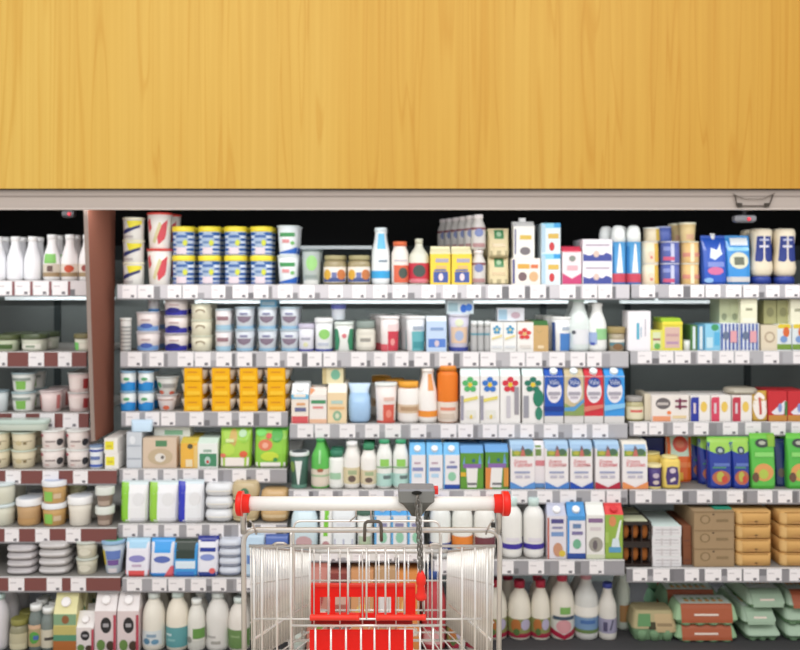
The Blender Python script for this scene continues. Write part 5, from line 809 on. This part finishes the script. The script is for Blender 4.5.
for i in range(n):
    f = i / (n - 1); c = G(417.5 + 3.5 * f, 500 + 69 * f, Yc); L, Wd = .0064, .0052; pts = []
    for k in range(14):
        a = 6.2832 * k / 14; u = Wd * math.cos(a); v = L * math.sin(a) + (.003 if math.sin(a) > 0 else -.003)
        pts.append(c + (Vector((u, 0, v)) if i % 2 else Vector((u * .35, u * .94, v))))
    m.tube(pts, .0016, '85827d', 6, True)
chain = cp('chain', m)
p = [[(G(421, py, Yc).x + r * s * math.cos(6.2832 * k / 14), Yc + r * s * math.sin(6.2832 * k / 14), wz(py, Yc)) for k in range(14)] for py, r in ((599.5, 4.5), (598, 5.5), (595, 5.6), (592.5, 4.0), (591, 4.4), (589.5, 3.7), (588, 4.2), (586, 3.6), (583, 4.8), (578, 4.8), (574, 3.6), (571, 2.2))]
cp('chain_plug', MB().rings(p, ['ea2a1c'], True), 'print')
cp('plug_wire', MB().tube([G(422.5, 599, Yc), G(423.5, 612, Yc)], .0022, 'a8a49c', 6))
# rear frame
FR = .0062
def rod(m, pts, r=.0026, col=W1, f=.0, n=6): return m.tube(fillet(pts, f) if f else pts, r, col, n)
m = MB(); rod(m, [G(244.5, 690), G(243.5, 530), G(500, 530), G(498.5, 690)], .0058, 'dedad6', .03, 10)
cp('rear_frame', m)
for a in (243.5, 499):
    sx = 1 if a < 300 else -1
    b = cp('handle_post', MB().tube(fillet([(wx(a + sx * 0 , YH), YH, zh - .012), G(a, 522, 1.93), G(a, 532, YG - .004)], .02), .0066, 'dcdad8', 12))
    cp('post_clip', MB().tube(fillet([G(a + sx * 6, 520, 1.93), G(a + sx * 10, 526, 1.94), G(a + sx * 13, 534, YG - .004)], .008), .0022, W2, 6), 'chrome', b)
    cp('post_screw', MB().box(wx(a + sx * 6 - 2, 1.93), wx(a + sx * 6 + 2, 1.93), 1.925, 1.935, wz(527, 1.93), wz(523, 1.93), '3a3836'), 'print', b)
# gate hanging in the rear frame
Yg = 1.985
m = MB(); rod(m, [G(249, 546, Yg), G(496, 546, Yg)], .0034, W2, 0, 8)
rod(m, [G(252, 619, Yg), G(482, 619, Yg)], .0024, W1); rod(m, [G(290, 625.5, Yg), G(441, 625.5, Yg)], .0028, W1); rod(m, [G(290, 700, Yg), G(441, 700, Yg)], .0028, W1)
for x in (254, 262, 277, 291, 310, 328.5, 348, 366.5, 385.5, 404.5, 424, 441, 462, 475, 487): rod(m, [G(x, 530 if x in (291, 441) else 546, Yg), G(x, 619 if 300 < x < 430 else 690, Yg)], .003 if x in (291, 441) else .0026, W1)
for x in (315.5, 331, 346, 361, 374.5, 389.5, 405, 420, 433): rod(m, [G(x, 626, Yg + .004), G(x, 700, Yg + .004)], .0026, W1)
cp('rear_gate', m)
for a in (258, 277, 452, 434):
    pass
# child seat: wire backrest, red flap
Ys = 2.02
m = MB(); rod(m, [G(293.5, 640, Ys), G(293.5, 521, Ys), G(440, 521, Ys), G(440, 640, Ys)], .0026, W1, .018, 8)
for x in (302, 314, 340, 362.5, 376, 396, 432): rod(m, [G(x, 546, Ys), G(x, 640, Ys)], .0017, W2)
rod(m, [G(293.5, 548, Ys), G(440, 548, Ys)], .0022, W2); rod(m, [G(293.5, 640, Ys), G(440, 640, Ys)], .0022, W2)
rod(m, [G(356, 508, 1.93), G(356, 516, 1.97), G(350, 521, Ys)], .0018, W2); rod(m, [G(371, 508, 1.93), G(371, 521, 1.97)], .0018, W2)
seat = cp('child_seat', m)
Yf = 2.035; m = MB(); R0 = 'ff1a0e'
def fb(x0, x1, y0, y1, col=R0, dy=0): m.box(wx(x0, Yf), wx(x1, Yf), Yf + dy, Yf + .006 + dy, wz(y1, Yf), wz(y0, Yf), col)
fb(309.5, 415.5, 584, 597); fb(309.5, 415.5, 613.5, 620)
hs = [(320, 330), (335, 346), (349, 361), (364, 374), (378, 391), (395, 405)]
xs = [309.5] + [v for h in hs for v in h] + [415.5]
for i in range(0, len(xs), 2): fb(xs[i], xs[i + 1], 597, 613.5)
m.box(wx(309.5, Yf), wx(415.5, Yf), Yf - .006, Yf, wz(586, Yf), wz(584, Yf), 'f8402c')
cp('seat_flap', m, 'print')
m = MB(); fb(310.5, 413, 627, 720, 'ff180c', -.02); fb(311, 412.5, 620, 627, '8c0e0a', .004); cp('seat_panel', m, 'print')
for a, b in ((310, 359.5), (376, 426)):
    m = cyl(MB(), wx(a, 1.972), wx(b, 1.972), 1.972, wz(617.5, 1.972), [(0, .0055), (.01, .0072), (.07, .0072), (.08, .0064), (.92, .0064), (.93, .0072), (.99, .0072), (1, .0055)], 'f23a2a'); cp('hinge_sleeve', m, 'print')
# steel hook on the rim
cp('rim_hook', MB().tube(fillet([G(364.5, 541, 1.955), G(365, 521.5, 1.945), G(381, 521.5, 1.945), G(381.5, 541, 1.955)], .009), .0036, '77736e', 8))
cp('rim_tie', MB().tube(fillet([G(273, 545, 1.98), G(276, 543, 1.972), G(284, 543, 1.972), G(287, 545, 1.98)], .004), .0028, W2, 6).tube(fillet([G(429, 546, 1.98), G(432, 544, 1.972), G(438, 544, 1.972), G(441, 546, 1.98)], .004), .0028, W2, 6))
# basket: sides run forward and inward, floor slopes
xc = wx(371.5, YG); hr, hf = .270, .203; YF = 2.66; zr, zf, z0r, z0f = wz(546, 2.0), wz(551, 2.66), wz(662, 2.0), wz(625, 2.66)
def bs(sd, t, z): return Vector((xc + sd * (hr + (hf - hr) * t), 2.0 + (YF - 2.0) * t, z))
for sd in (-1, 1):
    m = MB(); N = 42
    for i in range(N + 1):
        t = i / N; rod(m, [bs(sd, t, zr + (zf - zr) * t), bs(sd * .985, t, z0r + (z0f - z0r) * t)], .0019, 'e2ded9' if i % 2 else 'f4f1ec')
    for k in (0, .33, .66, 1): rod(m, [bs(sd, 0, zr + (z0r - zr) * k), bs(sd, 1, zf + (z0f - zf) * k)], .0034 if k == 0 else .0022, W2)
    rod(m, [bs(sd * .98, 0, wz(640, 2.0)), bs(sd * .98, .9, wz(604, 2.6))], .003, W1)
    cp('basket_side', m)
m = MB()
for i in range(15):
    x = xc + hf * (2 * i / 14 - 1); rod(m, [(x, YF, zf), (x, YF, z0f)], .0018, W1)
for k in (0, .4, .8, 1): z = zf + (z0f - zf) * k; rod(m, [(xc - hf, YF, z), (xc + hf, YF, z)], .007 if k == 0 else .0022, 'f4f2ef')
cp('basket_front', m)
m = MB()
for i in range(17):
    f = 2 * i / 16 - 1; rod(m, [(xc + f * hr, 2.0, z0r), (xc + f * hf, YF, z0f)], .0018, W1)
for t in (0, .25, .5, .75, 1): rod(m, [bs(-1, t, z0r + (z0f - z0r) * t), bs(1, t, z0r + (z0f - z0r) * t)], .0024, W2)
cp('basket_floor', m)
for sd in (-1, 1):
    fr = cp('chassis_rail', MB().tube(fillet([G(244.5 if sd < 0 else 498.5, 690), (xc + sd * .27, 2.02, .30), (xc + sd * .255, 2.0, .17), (xc + sd * .2, 2.62, .17)], .05), .0095, 'c3bdb6', 8))
    cp('basket_strut', MB().tube([(xc + sd * .21, 2.52, .17), bs(sd, .6, z0r * .4 + z0f * .6)], .008, 'c3bdb6', 8))
    for yy, xx in ((2.02, .25), (2.6, .2)):
        f2 = cp('caster', MB().box(xc + sd * xx - .018, xc + sd * xx + .018, yy - .014, yy + .014, .125, .165, '9c9892').box(xc + sd * xx - .018, xc + sd * xx - .014, yy - .014, yy + .014, .05, .126, '9c9892').box(xc + sd * xx + .014, xc + sd * xx + .018, yy - .014, yy + .014, .05, .126, '9c9892'))
        w = cyl(MB(), xc + sd * xx - .012, xc + sd * xx + .012, yy, .06, [(0, .054), (.15, .06), (.85, .06), (1, .054)], '3a3a3c'); cp('wheel', w, 'print', f2)
cp('chassis_crossbar', MB().tube([(xc - .25, 2.03, .17), (xc + .25, 2.03, .17)], .008, 'c3bdb6', 8))

# ------------------------------------------------------------------ light and camera
w = bpy.data.worlds.new('shop_ambient'); w.use_nodes = True; bpy.context.scene.world = w
w.node_tree.nodes['Background'].inputs[0].default_value = (1, .985, .97, 1); w.node_tree.nodes['Background'].inputs[1].default_value = .78
def area(nm, loc, rot, sx, sy, e, col=(1, 1, 1)):
    l = bpy.data.lights.new(nm, 'AREA'); l.shape = 'RECTANGLE'; l.size, l.size_y, l.energy, l.color = sx, sy, e, col
    o = bpy.data.objects.new(nm, l); C.objects.link(o); o.location = loc; o.rotation_euler = [math.radians(a) for a in rot]; return o
area('ceiling_panel_light', (0, .4, 3.2), (32, 0, 0), 4.5, 1.6, 66, (1, .98, .95))
for k, (x0, x1, yt, yb, D, col, ph) in ROWS.items():
    if k == 'DK': continue
    xa, xb = wx(max(x0, -30), D), wx(min(x1, 830), D); z = wz(yt, D)
    area('shelf_fill_light', ((xa + xb) / 2, 3.40, z - .024), (62, 0, 0), (xb - xa) - .03, .02, (1.5 if k in ('L1', 'M1') else 2.6 if k == 'N5' else 1.8 if k in ('D5', 'M6', 'L6') else 1.0 if k[0] != 'N' else .6) * (xb - xa), (.95, 1, 1))  # fill light added below each shelf to brighten the dark case interior
area('case_canopy_light', (0, 3.0, 1.74), (28, 0, 0), 3.4, .04, 6, (1, 1, 1))
cam = bpy.data.cameras.new('camera'); cam.sensor_width = 36; cam.lens = F / 800 * 36; cam.shift_y = -(325 - HY) / 800
cam.dof.use_dof = True; cam.dof.focus_distance = 1.93; cam.dof.aperture_fstop = 3.6
co = bpy.data.objects.new('camera', cam); C.objects.link(co); co.location = (0, 0, H); co.rotation_euler = (math.pi / 2, 0, 0)
bpy.context.scene.camera = co
vs = bpy.context.scene.view_settings; vs.view_transform = 'Standard'; vs.look = 'None'; vs.exposure = 0; vs.gamma = 1
